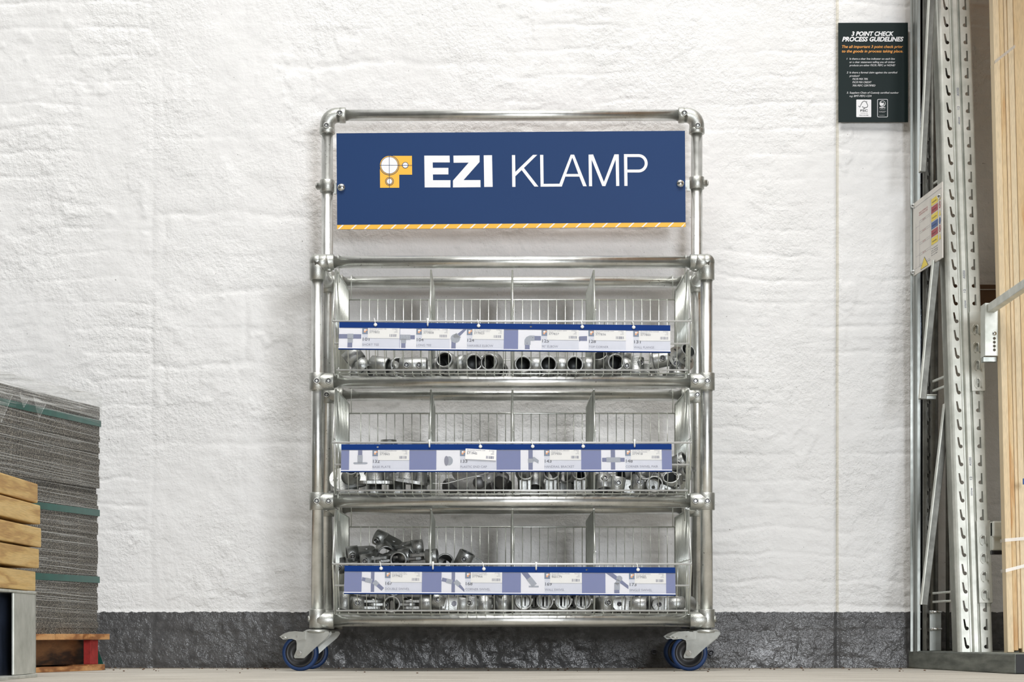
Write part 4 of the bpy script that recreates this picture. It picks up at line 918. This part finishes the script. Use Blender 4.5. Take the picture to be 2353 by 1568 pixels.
def ribbon(mb, z0, z1, off, wav=0.0, seed=0, y1=LEN, mi=0):
    rs2 = random.Random(seed); K = 24; vs = []; fs = []
    for k in range(K + 1):
        y = -.005 + (y1 + .005) * k / K; o_ = -off - rs2.uniform(0, .0012)
        dz = rs2.uniform(-wav, wav)
        vs += [(o_, y, z0 + dz), (o_, y, z1 + dz)]
    fs = [(2 * k, 2 * k + 1, 2 * k + 3, 2 * k + 2) for k in range(K)]
    mb.add(vs, fs, mi, True); mb.add([(-off, -.005, z0), (-off, -.005, z1), (WID, -.005, z1), (WID, -.005, z0)], [(0, 1, 2, 3)], mi)
b = MB(SM(0)); ribbon(b, .118, .500, .0016, 0, 3); ribbon(b, .500, .700, .0062, 0, 4)
zz_ = .122
while zz_ < .735:
    zz_ += rs.choice((.0035, .006, .009, .014, .020)) * rs.uniform(.6, 1.3)
    y0_ = rs.choice((.003, .003, rs.uniform(.05, .4))); y1_ = LEN * rs.uniform(.55, 1.0); k_ = 7; sl = rs.uniform(.010, .028); rr_ = rs.choice((.0004, .0005, .0007, .0010))
    b.path([(-.0024 - (.0046 if zz_ > .48 else 0), y0_ + (y1_ - y0_) * q / k_, zz_ + sl * (y0_ + (y1_ - y0_) * q / k_) + rs.uniform(-.0008, .0008)) for q in range(k_ + 1)], [rr_ * rs.uniform(.5, 1) for q in range(k_ + 1)], 4, 1)
w_ = b.build('stretch_film', ['wrap', 'crease']); tag(w_, 'clear stretch film wound round the grey mat stack in thin streaks', 'stretch film')
b = MB(SM(0)); ribbon(b, .700, .775, .008, .002, 5); ribbon(b, .715, .768, .010, .002, 8)
vs = []; K = 20
for k in range(K + 1):
    y = -.01 + LEN * k / K
    for j in range(9): x = -.010 + j * .06; vs.append((x, y, .772 - .003 * j + rs.uniform(-.004, .006)))
b.add(vs, [(9 * k + j, 9 * k + j + 1, 9 * k + j + 10, 9 * k + j + 9) for k in range(K) for j in range(8)], 0, True)
b.build('bunched_rim', 'wraptop', w_)
b = MB(SM(0))
for y0, ln, dd in ((.44, .075, .030), (.66, .10, .045), (.52, .05, .02)):
    b.add([(-.017, y0, .728), (-.018, y0 - ln, .712), (-.022, y0 - ln * .3, .728 - dd * 2)], [(0, 1, 2)], 0)
    b.path([(-.018, y0, .725), (-.022, y0 - ln * .3, .728 - dd * 2), (-.018, y0 - ln, .715)], .0012, 5)
b.build('torn_flap', 'wraptop', w_)
for z_, lb in ((.695, 'green packing strap round the mat stack near its top'), (.443, 'green packing strap round the middle of the mat stack'), (.255, 'green packing strap round the lower part of the mat stack')):
    b = MB(SM(0)); xo_ = -.0062 if z_ > .5 else -.0020
    vs = []
    for (x, y) in ((xo_, LEN), (xo_, .5), (xo_, -.0045), (WID, -.0045)): vs += [(x, y, z_ - .009), (x, y, z_ + .009), (x - .0008, y - .0008, z_ + .009), (x - .0008, y - .0008, z_ - .009)]
    b.add(vs, [f for k in range(3) for f in ((4 * k, 4 * k + 1, 4 * k + 5, 4 * k + 4), (4 * k + 3, 4 * k + 7, 4 * k + 6, 4 * k + 2), (4 * k + 1, 4 * k + 2, 4 * k + 6, 4 * k + 5), (4 * k, 4 * k + 4, 4 * k + 7, 4 * k + 3))])
    tag(b.build('packing_strap', 'strap'), lb, 'packing strap', 'green straps round the mat stack')
b = MB(); q0 = at(215, 1484, -.36); q1 = at(238, 1541, -.33); q0.z = max(q0.z, .01); 
b.add([q0 + Vector((-.006, 0, 0)), q0 + Vector((.007, 0, .004)), q1 + Vector((.006, 0, 0)), q1 + Vector((-.012, 0, 0))] + [q0 + Vector((-.006, .001, 0)), q0 + Vector((.007, .001, .004)), q1 + Vector((.006, .001, 0)), q1 + Vector((-.012, .001, 0))], [(0, 3, 2, 1), (4, 5, 6, 7), (0, 1, 5, 4), (2, 3, 7, 6), (1, 2, 6, 5), (3, 0, 4, 7)])
tag(b.build('packing_strap', 'strap'), 'loose green strap end hanging to the floor by the pallet corner', 'packing strap')
pal = thing('wooden_pallet', 'low wooden pallet with a red corner block under the mat stack', 'pallet', tuple(P0))
PM = SM(0); PP = lambda bb, n, m: bb.build(n, m, pal, world=True)
b = MB(PM)
for k in range(7): b.box((WID / 2 - .008, .035 + k * (LEN - .05) / 6.3, .0945), (WID + .03, .12, .0160), 0, None, .001)
PP(b, 'deck_boards', 'palletwood')
b = MB(PM); b.box((WID / 2, .0, .0945), (WID + .03, .09, .0160), 0, None, .001); PP(b, 'end_board', 'palletwood')
for x_, m_ in ((.030, 'oldwood'), (.45, 'oldwood'), (.86, 'oldwood')):
    b = MB(PM); b.box((x_ + .050, LEN / 2 - .005, .0515), (.075, LEN - .01, .0680)); PP(b, 'bearer', m_)
b = MB(PM); b.box((.012, .022, .0515), (.022, .050, .0690), 0, None, .002); PP(b, 'corner_block', 'redwood')
for y_ in (.02, .55, 1.08):
    b = MB(PM); b.box((WID / 2, y_, .0085), (WID + .01, .11, .0165), 0, None, .001); PP(b, 'bottom_board', 'palletwood')
b = MB(PM); b.box((.030, LEN / 2, .0068), (.085, LEN, .0130), 0, None, .001); PP(b, 'bottom_runner', 'palletwood')
# timbers (their right sides face the trolley, their ends point at the wall)
TB = [(87, 1100, 1149, 0), (93, 1159, 1203, 1), (95, 1211, 1255, 2), (90, 1263, 1308, 3), (82, 1315, 1359, 4)]
for i, (px, ya, yb_, k) in enumerate(TB):
    yend = -1.325 + (0.0, .012, .02, .006, -.01)[i]; p = at(px, ya, yend); zl = .206 + (4 - i) * .0525; b = MB()
    b.box((p.x - .055, yend - .60, zl + .0225 + .002 * (i % 2)), (.11, 1.20, .046), 0, None, .003)
    o = b.build('timber_batten', 'beamwood'); o.data.transform(Matrix.Translation((0, 0, 0)))
    w5 = ('topmost of the five yellow timber battens, above the rest', 'yellow timber batten second from the top of its pile', 'yellow timber batten in the middle of its pile, sticking out furthest', 'yellow timber batten with wavy dark grain, second from the bottom', 'yellow timber batten at the bottom, lying on the steel stand')[i]
    tag(o, w5, 'timber batten', 'timber battens on the steel stand')
st_ = thing('steel_stand', 'galvanised channel stand under the yellow timber battens', 'steel stand', (-1.13, -1.5, 0))
SP = lambda bb, n, m: bb.build(n, m, st_, world=True)
xr = -1.127; ys = -1.378
b = MB(); b.box((xr - .030, ys - .6, .004), (.066, 1.2, .008), 0, None, .002); SP(b, 'foot_plate', 'gsteel')
b = MB(); b.box((xr - .030, ys - .6, .1995), (.062, 1.2, .006), 0, None, .002); SP(b, 'top_flange', 'gsteel')
b = MB(); b.box((xr - .004, ys - .112, .1025), (.006, .225, .187), 0, None, .002); b.box((xr - .030, ys - .001, .1025), (.058, .005, .187)); SP(b, 'end_plate', 'gsteel')
b = MB(); b.box((xr - .034, ys - .602, .1025), (.004, 1.19, .189)); SP(b, 'recessed_web', 'recess')

# ------------------------------------------------------------------ right: wall sign
p = at(2006.5, 166.5, -.012); b = MB(Matrix.Translation(p) @ Matrix.Rotation(R(-.1), 4, 'Y') @ FACE); w2, h2 = .1044, .1490
b.prism([(-w2, -h2), (w2, -h2), (w2, h2), (-w2, h2)], -.004, 0)
sgn = b.build('check_process_sign', 'green'); tag(sgn, 'dark green check process guidelines sign on the white wall, top right', 'wall sign')
U = 1 / 765 / 5.807   # crop pixel to metres (crop origin 1900,30)
cx_ = lambda x: (1900 + x / 5.807 - 2006.5) / 765
cy_ = lambda y: -(30 + y / 5.807 - 166.5) / 765
FM = Matrix.Translation(p) @ FACE
def ptext(name, mat, rows, sh=.22, bold=0.0):
    b = MB(FM)
    for (t_, x0, x1, yb_, cap) in rows: b.text(t_, cx_(x0), cy_(yb_), cap * U, .0006, 0, None, (x1 - x0) * U, sh, bold)
    b.build(name, mat, sgn)
ptext('heading', 'white', [('3 POINT CHECK', 328, 892, 305, 60), ('PROCESS GUIDELINES', 204, 1022, 378, 62)], .25, .035)
ptext('subheading', 'porange', [('The all important 3 point check prior', 202, 1014, 467, 36), ('to the goods in process taking place.', 202, 1014, 527, 36)], .22, .008)
ptext('body_text', 'white', [('1', 264, 274, 623, 24), ('Is there a clear line indicator on each line', 302, 906, 623, 24), ('or a clear statement telling you all timber', 302, 912, 667, 24), ('products are either FSC\u00ae, PEFC or NONE?', 302, 912, 710, 24),
 ('2', 264, 284, 806, 24), ('Is there a formal claim against the certified', 302, 940, 806, 24), ('product?', 302, 438, 850, 24), ('FSC\u00ae MIX 70%', 342, 548, 893, 24), ('FSC\u00ae MIX CREDIT', 342, 596, 936, 24), ('70% PEFC CERTIFIED', 342, 648, 980, 24),
 ('3.', 266, 288, 1075, 24), ('Suppliers Chain of Custody certified number', 304, 958, 1075, 24), ('e.g. BMT-PEFC-1234', 304, 596, 1119, 24)])
def rr(x0, y0, x1, y1, r): return arc(x1 - r, y1 - r, r, 0, 90, 5) + arc(x0 + r, y1 - r, r, 90, 180, 5) + arc(x0 + r, y0 + r, r, 180, 270, 5) + arc(x1 - r, y0 + r, r, 270, 360, 5)
b = MB(FM); b.flat(rr(cx_(393), cy_(1388), cx_(592), cy_(1155), 8 * U), .0005, 0)
tr = [(422, 1240), (440, 1255), (452, 1228), (468, 1196), (486, 1178), (508, 1176), (528, 1192), (536, 1212), (546, 1232), (540, 1252), (520, 1262), (500, 1260), (500, 1274), (512, 1276)]
b.path([(cx_(x), cy_(y), .0008) for x, y in tr[:-1]], 3.5 * U, 5, 1); b.path([(cx_(470), cy_(1250), .0008), (cx_(490), cy_(1256), .0008), (cx_(486), cy_(1272), .0008), (cx_(508), cy_(1274), .0008)], 3.5 * U, 5, 1); b.disc((cx_(531), cy_(1180)), 5 * U, .0009, 1)
b.text('FSC', cx_(447), cy_(1316), 30 * U, .0008, 1, None, 98 * U, 0, .02); b.text('www.fsc.org', cx_(447), cy_(1340), 10 * U, .0008, 1, None, 98 * U); b.text('FSC\u00ae C014708', cx_(434), cy_(1369), 11 * U, .0008, 1, None, 118 * U, 0, .02)
b.build('tree_logo', ['white', 'green'], sgn)
b = MB(FM); b.flat(rr(cx_(673), cy_(1390), cx_(812), cy_(1149), 14 * U), .0005, 0); b.flat(rr(cx_(679), cy_(1384), cx_(806), cy_(1155), 10 * U), .0007, 1)
b.disc((cx_(742), cy_(1208)), 40 * U, .0009, 0); b.disc((cx_(744), cy_(1206)), 32 * U, .0010, 1); b.flat([(cx_(708), cy_(1225)), (cx_(722), cy_(1186)), (cx_(736), cy_(1210)), (cx_(752), cy_(1188)), (cx_(762), cy_(1222)), (cx_(740), cy_(1232))], .0012, 0)
b.text('PEFC', cx_(703), cy_(1271), 18 * U, .0009, 0, None, 78 * U, 0, .03); b.text('PEFC/16-37-150', cx_(706), cy_(1289), 6 * U, .0009, 0, None, 72 * U); b.text('Promoting Sustainable', cx_(697), cy_(1314), 7 * U, .0009, 0, None, 92 * U); b.text('Forest Management', cx_(697), cy_(1327), 7 * U, .0009, 0, None, 78 * U); b.text('www.pefc.co.uk', cx_(697), cy_(1366), 7 * U, .0009, 0, None, 72 * U)
b.build('circle_logo', ['white', 'green'], sgn)

# ------------------------------------------------------------------ right: racking frame
FRM = thing('racking_frame', 'galvanised slotted racking frame leaning at the right against the wall', 'racking', (1.25, -.35, .05))
FP = lambda bb, n, m, par=None: bb.build(n, m, par or FRM, world=True)
PITCH = .0515
def keyhole(cx, z, mir, sc=1.0):
    """slanted slot with a round end at its foot"""
    q = mir; w = .0030 * sc
    top = (cx - q * .0022, z + .0165 * sc); bt = (cx + q * .0012, z - .0080 * sc)
    c = (cx + q * .0022, z - .0120 * sc) if q > 0 else (cx + q * .0040, z - .0110 * sc)
    loop = [(top[0] - w, top[1]), (bt[0] - w, bt[1])]
    r = .0058 * sc; loop2 = []
    a0 = 125 if q > 0 else 100
    for k in range(0, 11): a = R(a0 + (k * 29.0)); loop2.append((c[0] + r * math.cos(a), c[1] + r * math.sin(a)))
    loop = [(top[0] - w, top[1])] + loop2 + [(bt[0] + w, min(top[1] - .002, loop2[-1][1] + .004)), (top[0] + w, top[1])] if q > 0 else [(top[0] - w, top[1])] + loop2 + [(top[0] + w, top[1])]
    # drop points that would cross
    return loop
def slot_poly(cx, z, mir):
    pts = []
    if mir > 0:   # slants down to the right, ball right
        pts = [(-.0052, .0160), (-.0008, .0160), (.0030, -.0052)] + [(.0040 + .0054 * math.cos(R(a)), -.0105 + .0054 * math.sin(R(a))) for a in range(75, -181, -25)] + [(-.0030, -.0070)]
    else:
        pts = [(.0042, .0160), (.0042, -.0160)] + [(-.0022 + .0054 * math.cos(R(a)), -.0105 + .0054 * math.sin(R(a))) for a in range(-78, -261, -26)] + [(-.0010, -.0050), (-.0002, .0160)]
    return [(cx + a, z + c) for a, c in pts]
def upright(Tm, height, mat, name='upright', wd=(.011, .033, .044, .0587, .0647, .0965), z0=.024, par=None, dep=.075):
    a0, a1, r0, r1, c0, W = wd; b = MB(Tm); t_ = .002
    n = int(height / PITCH)
    for (xa, xb, mir, cc) in ((a0, a1, 1, (a0 + a1) / 2), (c0, W - .004, -1, (c0 + W) / 2 - .001)):
        for k in range(n):
            zc = z0 + k * PITCH; b.prism([(xa, zc - PITCH / 2), (xb, zc - PITCH / 2), (xb, zc + PITCH / 2), (xa, zc + PITCH / 2)], -t_, 0, 0, FACE, [slot_poly(cc, zc, mir)])
    zb, ze = z0 - PITCH / 2, z0 + (n - .5) * PITCH
    def strip(pts):   # folded sheet following (x, depth) points
        vs = [(x, y, z) for z in (zb, ze) for x, y in pts]; q = len(pts); b.add(vs, [(k, k + 1, q + k + 1, q + k) for k in range(q - 1)], 0, [False] * (q - 1))
        pts2 = [(x + (.0 if k else 0), y + t_) for k, (x, y) in enumerate(pts)]; vs = [(x, y, z) for z in (zb, ze) for x, y in pts2]; b.add(vs, [(k, q + k, q + k + 1, k + 1) for k in range(q - 1)], 0, False)
    strip([(.0, dep), (.0, .010), (.002, .005), (.006, .002), (a0, 0)])
    strip([(a1, 0), (a1 + .002, .003), (a1 + .003, .012), (r0 - .003, .012), (r0 - .001, .004), (r0 + .002, .0015), (r1 - .002, .0015), (r1 + .001, .004), (r1 + .002, .012), (c0 - .002, .012), (c0 - .001, .003), (c0, 0)])
    strip([(W - .004, 0), (W - .001, .002), (W, .006), (W, dep)])
    return b.build(name, mat, par or FRM, world=True)
def lean(base, dx, dy, dz):
    z = Vector((dx, dy, dz)).normalized(); x = Vector((1, 0, 0)); y = z.cross(x).normalized(); x = y.cross(z); m = Matrix((x, y, z)).transposed().to_4x4(); m.translation = base; return m
LM = lean(Vector((1.2354, -.511, .053)), -.0112, .245, 1.88)
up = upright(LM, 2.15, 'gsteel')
b = MB(LM @ FACE)
for zc, s_ in ((1.52, 1.0), (.98, 1.0), (.44, 1.0)):
    for t_, dz, wd_ in (('stow', 0, .022), ('12', .045, .009), ('A0350', .085, .024)):
        b.text(t_, 0, 0, .0062, .0, 0, Matrix.Translation((.0545, zc + dz, .0)) @ Matrix.Rotation(PI / 2, 4, 'Z'), wd_)
FP(b, 'stamped_lettering', 'inkg', up)
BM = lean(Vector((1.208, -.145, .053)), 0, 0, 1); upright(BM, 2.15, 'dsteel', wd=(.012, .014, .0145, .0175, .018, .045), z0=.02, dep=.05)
# rear upright next to the wall, seen edge on: folded flange and two rounded lips
b = MB()
b.box((1.1995, -.075, 1.10), (.010, .09, 2.10), 0, None, .001); b.box((1.1880, -.070, 1.10), (.008, .003, 2.10)); FP(b, 'rear_upright', 'msteel')
b = MB(); b.cyl((1.2075, -.108, .053), (1.2075, -.108, 2.15), .0036, 14); b.cyl((1.2155, -.100, .053), (1.2155, -.100, 2.15), .0040, 14); FP(b, 'rolled_lip', 'bluesteel')
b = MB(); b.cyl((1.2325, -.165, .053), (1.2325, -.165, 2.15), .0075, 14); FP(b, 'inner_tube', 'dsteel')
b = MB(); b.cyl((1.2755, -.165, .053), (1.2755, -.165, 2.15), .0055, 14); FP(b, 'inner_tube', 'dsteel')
b = MB(); b.box((1.86, -.71, 2.24), (1.48, 1.38, .05)); FP(b, 'added_shade_deck', 'palletwood')  # unseen deck above the frame, added to shade the wall behind it
for py in (421, 895, 1367, 1407, 1446):
    q = at(2113, py, -.112); b = MB(); b.lathe([(.0058, 0), (.0058, .002), (.0040, .0022), (.0040, .006)], q, (-.5, -1, 0), 6, 0, None, False); FP(b, 'frame_bolt', 'chrome')
def brace(p1, p2, y1, y2, w, mat='msteel', light='gsteel'):
    a = at(*p1, y1); c = at(*p2, y2); d = (c - a); L_ = d.length; m = frame(a, d); z = d.normalized(); y = Vector((0, 1, 0)); y = (y - z * y.dot(z)).normalized(); x = y.cross(z); m = Matrix((x, y, z)).transposed().to_4x4(); m.translation = a
    b = MB(m); b.box((w * .5, .012, L_ / 2), (w, .024, L_), 0, None, .0015); s_ = -1 if x.x > 0 else 1
    b.box(((.0 if x.x > 0 else w) , .002, L_ / 2), (.0035, .026, L_), 1, None, .001); FP(b, 'brace', [mat, light])
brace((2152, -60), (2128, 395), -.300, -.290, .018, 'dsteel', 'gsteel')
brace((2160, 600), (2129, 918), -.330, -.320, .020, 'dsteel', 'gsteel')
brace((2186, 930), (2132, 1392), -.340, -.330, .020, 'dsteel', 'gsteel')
brace((2152, 918), (2128, 918), -.20, -.20, .012)
def rung(yc, dy, y0_=-.18, y1_=-.44, xs=2145, xe=2200):
    for o_ in (-1, 1):
        a = at(xs, yc + o_ * dy / 2 + 8, y0_); c = at(xe, yc + o_ * dy / 2 - 10, y1_); c.z = a.z; b = MB(); b.path([a, c], .0045, 4); FP(b, 'rung', 'gsteel')
rung(880, 22, -.18, -.36, 2145, 2186); rung(1366, 20, -.18, -.44, 2145, 2198); rung(424, 20, -.18, -.28, 2147, 2172)
b = MB(); q = at(2146, 1448, -.20); b.box((q.x + .006, -.19, .112), (.034, .004, .118), 0, None, .001); FP(b, 'heel_plate', 'msteel')
for py in (1407, 1446):
    a = at(2139, py, -.215); b = MB(); b.cyl(a, a + Vector((.032, 0, 0)), .0028, 12); b.lathe([(.0050, 0), (.0050, .003)], a + Vector((.004, 0, 0)), (1, 0, 0), 6); FP(b, 'stud', 'chrome')
# white load notice on the frame side
A_ = at(2098, 469.4, CAMY + F / 775); B_2 = at(2164.7, 417.8, CAMY + F / 817); Dn = at(2099, 634.7, CAMY + F / 775)
ux = (B_2 - A_); WN = ux.length; ux.normalize(); uy = (A_ - Dn); HN = uy.length; uy = (uy - ux * uy.dot(ux)).normalized(); nn = ux.cross(uy)
NM = Matrix((ux, uy, nn)).transposed().to_4x4(); NM.translation = A_
b = MB(NM); b.prism([(0, -HN), (WN, -HN), (WN, 0), (0, 0)], -.003, 0); nt_ = b.build('load_notice', 'panel'); tag(nt_, 'white load notice with coloured warning boxes fixed to the racking side', 'notice board')
b = MB(NM); g_ = lambda u0, v0, u1, v1, mi: b.rect(u0 * WN, -v1 * HN, u1 * WN, -v0 * HN, .0004, mi)
# coloured boxes down the right column
for k, mi in enumerate((0, 1, 0, 2, 1, 0)): g_(.64, .13 + k * .105, .86, .13 + k * .105 + .09, mi)
g_(.64, .115, .645, .75, 3)
for k in range(5): g_(.23, .30 + k * .15, .60, .302 + k * .15, 4); g_(.23, .325 + k * .15, .60, .327 + k * .15, 4)
g_(.02, .07, .98, .073, 4); g_(.60, .10, .603, .80, 4); g_(.23, .3, .233, .92, 4); g_(.10, .30, .103, .92, 4); g_(.10, .36, .23, .362, 4); g_(.10, .55, .23, .552, 4); g_(.10, .76, .23, .762, 4); g_(.03, .92, .60, .922, 4)
b.flat([(.26 * WN, -.98 * HN), (.54 * WN, -.98 * HN), (.40 * WN, -.83 * HN)], .0004, 3); b.flat([(.275 * WN, -.975 * HN), (.525 * WN, -.975 * HN), (.40 * WN, -.842 * HN)], .0006, 0)
for k, mi in ((0, 0), (1, 5), (2, 0), (3, 2), (4, 5), (5, 0)):
    c_ = (.925 * WN, -(.175 + k * .105) * HN)
    if mi == 0: b.flat([(c_[0] - .009, c_[1] - .008), (c_[0] + .009, c_[1] - .008), (c_[0], c_[1] + .010)], .0005, 0)
    elif mi == 2: b.disc(c_, .010, .0005, 2)
    else: b.disc(c_, .010, .0005, 1, None, 24, .0075); b.flat([(c_[0] - .007, c_[1] + .005), (c_[0] - .005, c_[1] + .007), (c_[0] + .007, c_[1] - .005), (c_[0] + .005, c_[1] - .007)], .0006, 1)
b.build('printed_boxes', ['yellow', 'red', 'nblue', 'ink', 'inkg', 'red'], nt_)
b = MB(NM)
for k, t_ in enumerate(('The safe use of', 'this racking', 'DO NOT CLIMB', 'Do not alter')): b.text(t_, .64 * WN, -(.80 + .03 * k) * HN, .0035, .0005, 0, None, .07)
for k in range(6): b.text(('WARNING', 'DO NOT', 'CAUTION', 'NOTICE', 'DO NOT', 'WARNING')[k], .67 * WN, -(.19 + k * .105) * HN, .004, .0008, 0, None, .05)
for k in range(4): b.text('SAFE LOAD', .34 * WN, -(.32 + .15 * k) * HN, .003, .0006, 1, None, .035)
b.text('RACKING SAFE WORKING LOADS', .22 * WN, -.20 * HN, .0045, .0006, 1, None, .10); b.text('MAXIMUM BAY LOAD', .22 * WN, -.23 * HN, .004, .0006, 1, None, .10)
b.build('lettering', ['ink', 'red'], nt_)
for u_, v_ in ((.03, .03), (.93, .17), (.03, .95)):
    b = MB(NM); b.lathe([(.0075, .0), (.0075, .0025), (.0058, .0028), (.0050, .0075), (.0001, .0085)], (u_ * WN, -v_ * HN, 0), (0, 0, 1), 12); b.build('fixing_bolt', 'chrome', nt_)
# base beam under the rack
bl = Vector((1.187, -.02, 0)); br = Vector((1.2796, -.996, 0)); bd = (br - bl).normalized(); bn = Vector((-bd.y, bd.x, 0)); 
BMX = Matrix(((bd.x, bn.x, 0, bl.x), (bd.y, bn.y, 0, bl.y), (0, 0, 1, 0), (0, 0, 0, 1))); Lb = (br - bl).length
b = MB(BMX); b.box((Lb / 2, .17, .0265), (Lb, .34, .052), 0, None, .004); bb_ = b.build('base_beam', 'base'); tag(bb_, 'worn grey steel base beam on the floor under racking and boards', 'steel beam')
b = MB(BMX); b.box((Lb + .002, .17, .0265), (.004, .335, .048), 0, None, .001); b.build('end_cap', 'rubber', bb_)
# hooked beam ends
def connector(t, u0, v0, v1, z_s, n):
    b = MB(LM); Wc = .0350; x0_ = .0620
    holes = []
    for k in range(n):
        zc = v0 + .022 + k * PITCH; holes.append([(x0_ + .014, zc - .012), (x0_ + .020, zc - .012), (x0_ + .021, zc + .012), (x0_ + .014, zc + .012), (x0_ + .009, zc + .004), (x0_ + .009, zc - .004)])
    b.prism([(x0_, v0), (x0_ + Wc - .001, v0), (x0_ + Wc - .001, v1), (x0_, v1)], .0025, .0060, 0, FACE, holes)
    b.box((.0975, .018, (v0 + v1) / 2), (.0035, .048, v1 - v0), 0, None, .001); pl = t_build(b, 'connector_plate', 'gsteel', t)
    b = MB(LM)
    for k in range(n):
        zc = v0 + .022 + k * PITCH; b.path([(x0_ + .022, -.006, zc + .014), (x0_ + .0225, -.0085, zc + .008), (x0_ + .0225, -.0085, zc - .008), (x0_ + .027, -.0075, zc - .014)], .0022, 6)
        b.path([(x0_ + .014 - .008 * math.sin(R(a)), -.0065, zc + .015 * math.cos(R(a))) for a in range(0, 181, 30)], .0009, 4)
    b.build('hook', 'gsteel', pl, world=False) if False else t_build(b, 'hook', 'gsteel', pl)
def t_build(b, n, m, par): return b.build(n, m, par, world=True)
ua = thing('cantilever_arm', 'upper galvanised arm and bracket hooked on the racking, in front of the boards', 'rack arm', tuple(at(2260, 760, -.5)), None, None)
connector(ua, 0, .738, .966, 0, 4)
xb_ = 1.2985; b = MB(); q1 = at(2263, 818, -.60); q2 = at(2297, 697, -.60); b.prism([(q1.x, q1.z), (q2.x, q1.z), (q2.x, q2.z), (q1.x, q2.z)], .600, .604, 0, FACE, [hl((q1.x + q2.x) / 2 + .005, q1.z + .0155 + k * .0105, .0041) for k in range(4)]); b.box((q1.x + .002, -.573, (q1.z + q2.z) / 2), (.004, .055, q2.z - q1.z)); 
br_ = t_build(b, 'bracket', 'gsteel', ua)
b = MB(); b.box(((q1.x + q2.x) / 2 - .002, -.572, q1.z - .008), (q2.x - q1.x - .002, .03, .012)); t_build(b, 'bracket_foot', 'msteel', ua)
b = MB(); b.lathe([(.0056, 0), (.0056, .003), (.004, .005), (.0001, .0052)], ((q1.x + q2.x) / 2 + .005, -.604, q1.z + .060), (0, -1, 0), 16); t_build(b, 'bracket_bolt', 'chrome', ua)
b = MB(); b.box((1.306, -.93, .9905), (.021, .64, .023), 0, None, .002); t_build(b, 'arm', 'gsteel', ua)
lbm = thing('rack_beam', 'lower galvanised rack beam running behind the upright pine boards', 'rack beam', tuple(at(2260, 1250, -.5)))
connector(lbm, 0, .136, .368, 0, 4)
b = MB(); z1_ = at(0, 1198, -.56).z; z0_ = at(0, 1265, -.56).z; b.box((1.62, -.545, (z0_ + z1_) / 2 + .018), (.60, .03, (z1_ - z0_) * .55), 0, None, .004); b.box((1.62, -.538, (z0_ + z1_) / 2), (.60, .03, (z1_ - z0_)), 0, None, .003); t_build(b, 'beam', 'gsteel', lbm)
b = MB(); b.box((1.62, -.536, z0_ - .006), (.60, .02, .010)); t_build(b, 'beam_lip', 'rubber', lbm)

# pine boards standing on end
xs_ = [2316, 2331, 2341, 2350, 2364, 2396, 2450, 2620]  # rightmost boards are out of view, kept and widened to shade the wall
bw = ('leftmost pine board, standing at the edge of the bundle', 'second pine board from the left of the bundle', 'third pine board from the left of the bundle', 'fourth pine board from the left of the bundle', 'fifth pine board from the left of the bundle')
TMAT = None
for i in range(7):
    y0_ = -.720 - (0, .004, -.003, .006, .002, .008, .003, .006, 0, .004, .002)[i]; s_ = F / (y0_ - CAMY); xa = (xs_[i] - CX) / s_; xb2 = (xs_[i + 1] - CX) / s_ - .0006
    dep = .045
    m = lean(Vector((xa, y0_, .0535)), 0, .19, 1.86); b = MB(m); b.box(((xb2 - xa) / 2, dep / 2, 1.08), (xb2 - xa, dep, 2.16 - .01 * (i % 3)), 0, None, .0015)
    o = b.build('pine_board', ('pine', 'pine2', 'pine')[i % 3])
    if i < 5: lb = bw[i]
    else: lb = ('sixth pine board from the left, past the right edge of the view', 'last and widest pine board of the standing bundle, past the view edge')[i - 5]
    tag(o, lb, 'pine board', 'pine boards standing on the base beam')
for (py, sl, lb) in ((124, 36, 'clear plastic band round the boards near the top'), (1240, 4, 'clear plastic band round the boards beside the lower beam'), (1306, 12, 'clear plastic band round the foot of the boards')):
    yb_ = -.733 + .101 * (at(0, py, -.7).z); a = at(2284 + (py / 1500) * 31, py + sl / 2, yb_); c = at(2330 + (py / 1500) * 31, py - sl / 2, yb_); 
    b = MB(); d = (c - a); up_ = Vector((0, .1, 1)).normalized() * .0045; bk = Vector((0, .06, 0)); b.add([a - up_, c - up_, c + up_, a + up_, a - up_ + bk, a + up_ + bk], [(0, 1, 2, 3), (4, 0, 3, 5)])
    b.add([p_ + Vector((0, -.0008, 0)) for p_ in (a - up_, c - up_, c + up_, a + up_)], [(3, 2, 1, 0)]); tag(b.build('plastic_band', 'band'), lb, 'plastic band', 'clear bands round the pine boards')
b = MB(); q = at(2351, 1107, -.745); b.box((q.x + .006, q.y, q.z), (.014, .004, .016), 0, None, .001); tag(b.build('blue_tag', 'nblue'), 'small blue tag on a pine board at the right edge', 'tag')
b = MB(); q = at(2290, 690, -.10); b.box((1.50, -.10, q.z - .012), (.44, .05, .078), 0, None, .004); b.box((1.50, -.127, q.z + .035), (.44, .006, .012)); tag(b.build('brown_plank', 'brownbox'), 'dark brown plank lying against the wall behind the boards', 'plank')
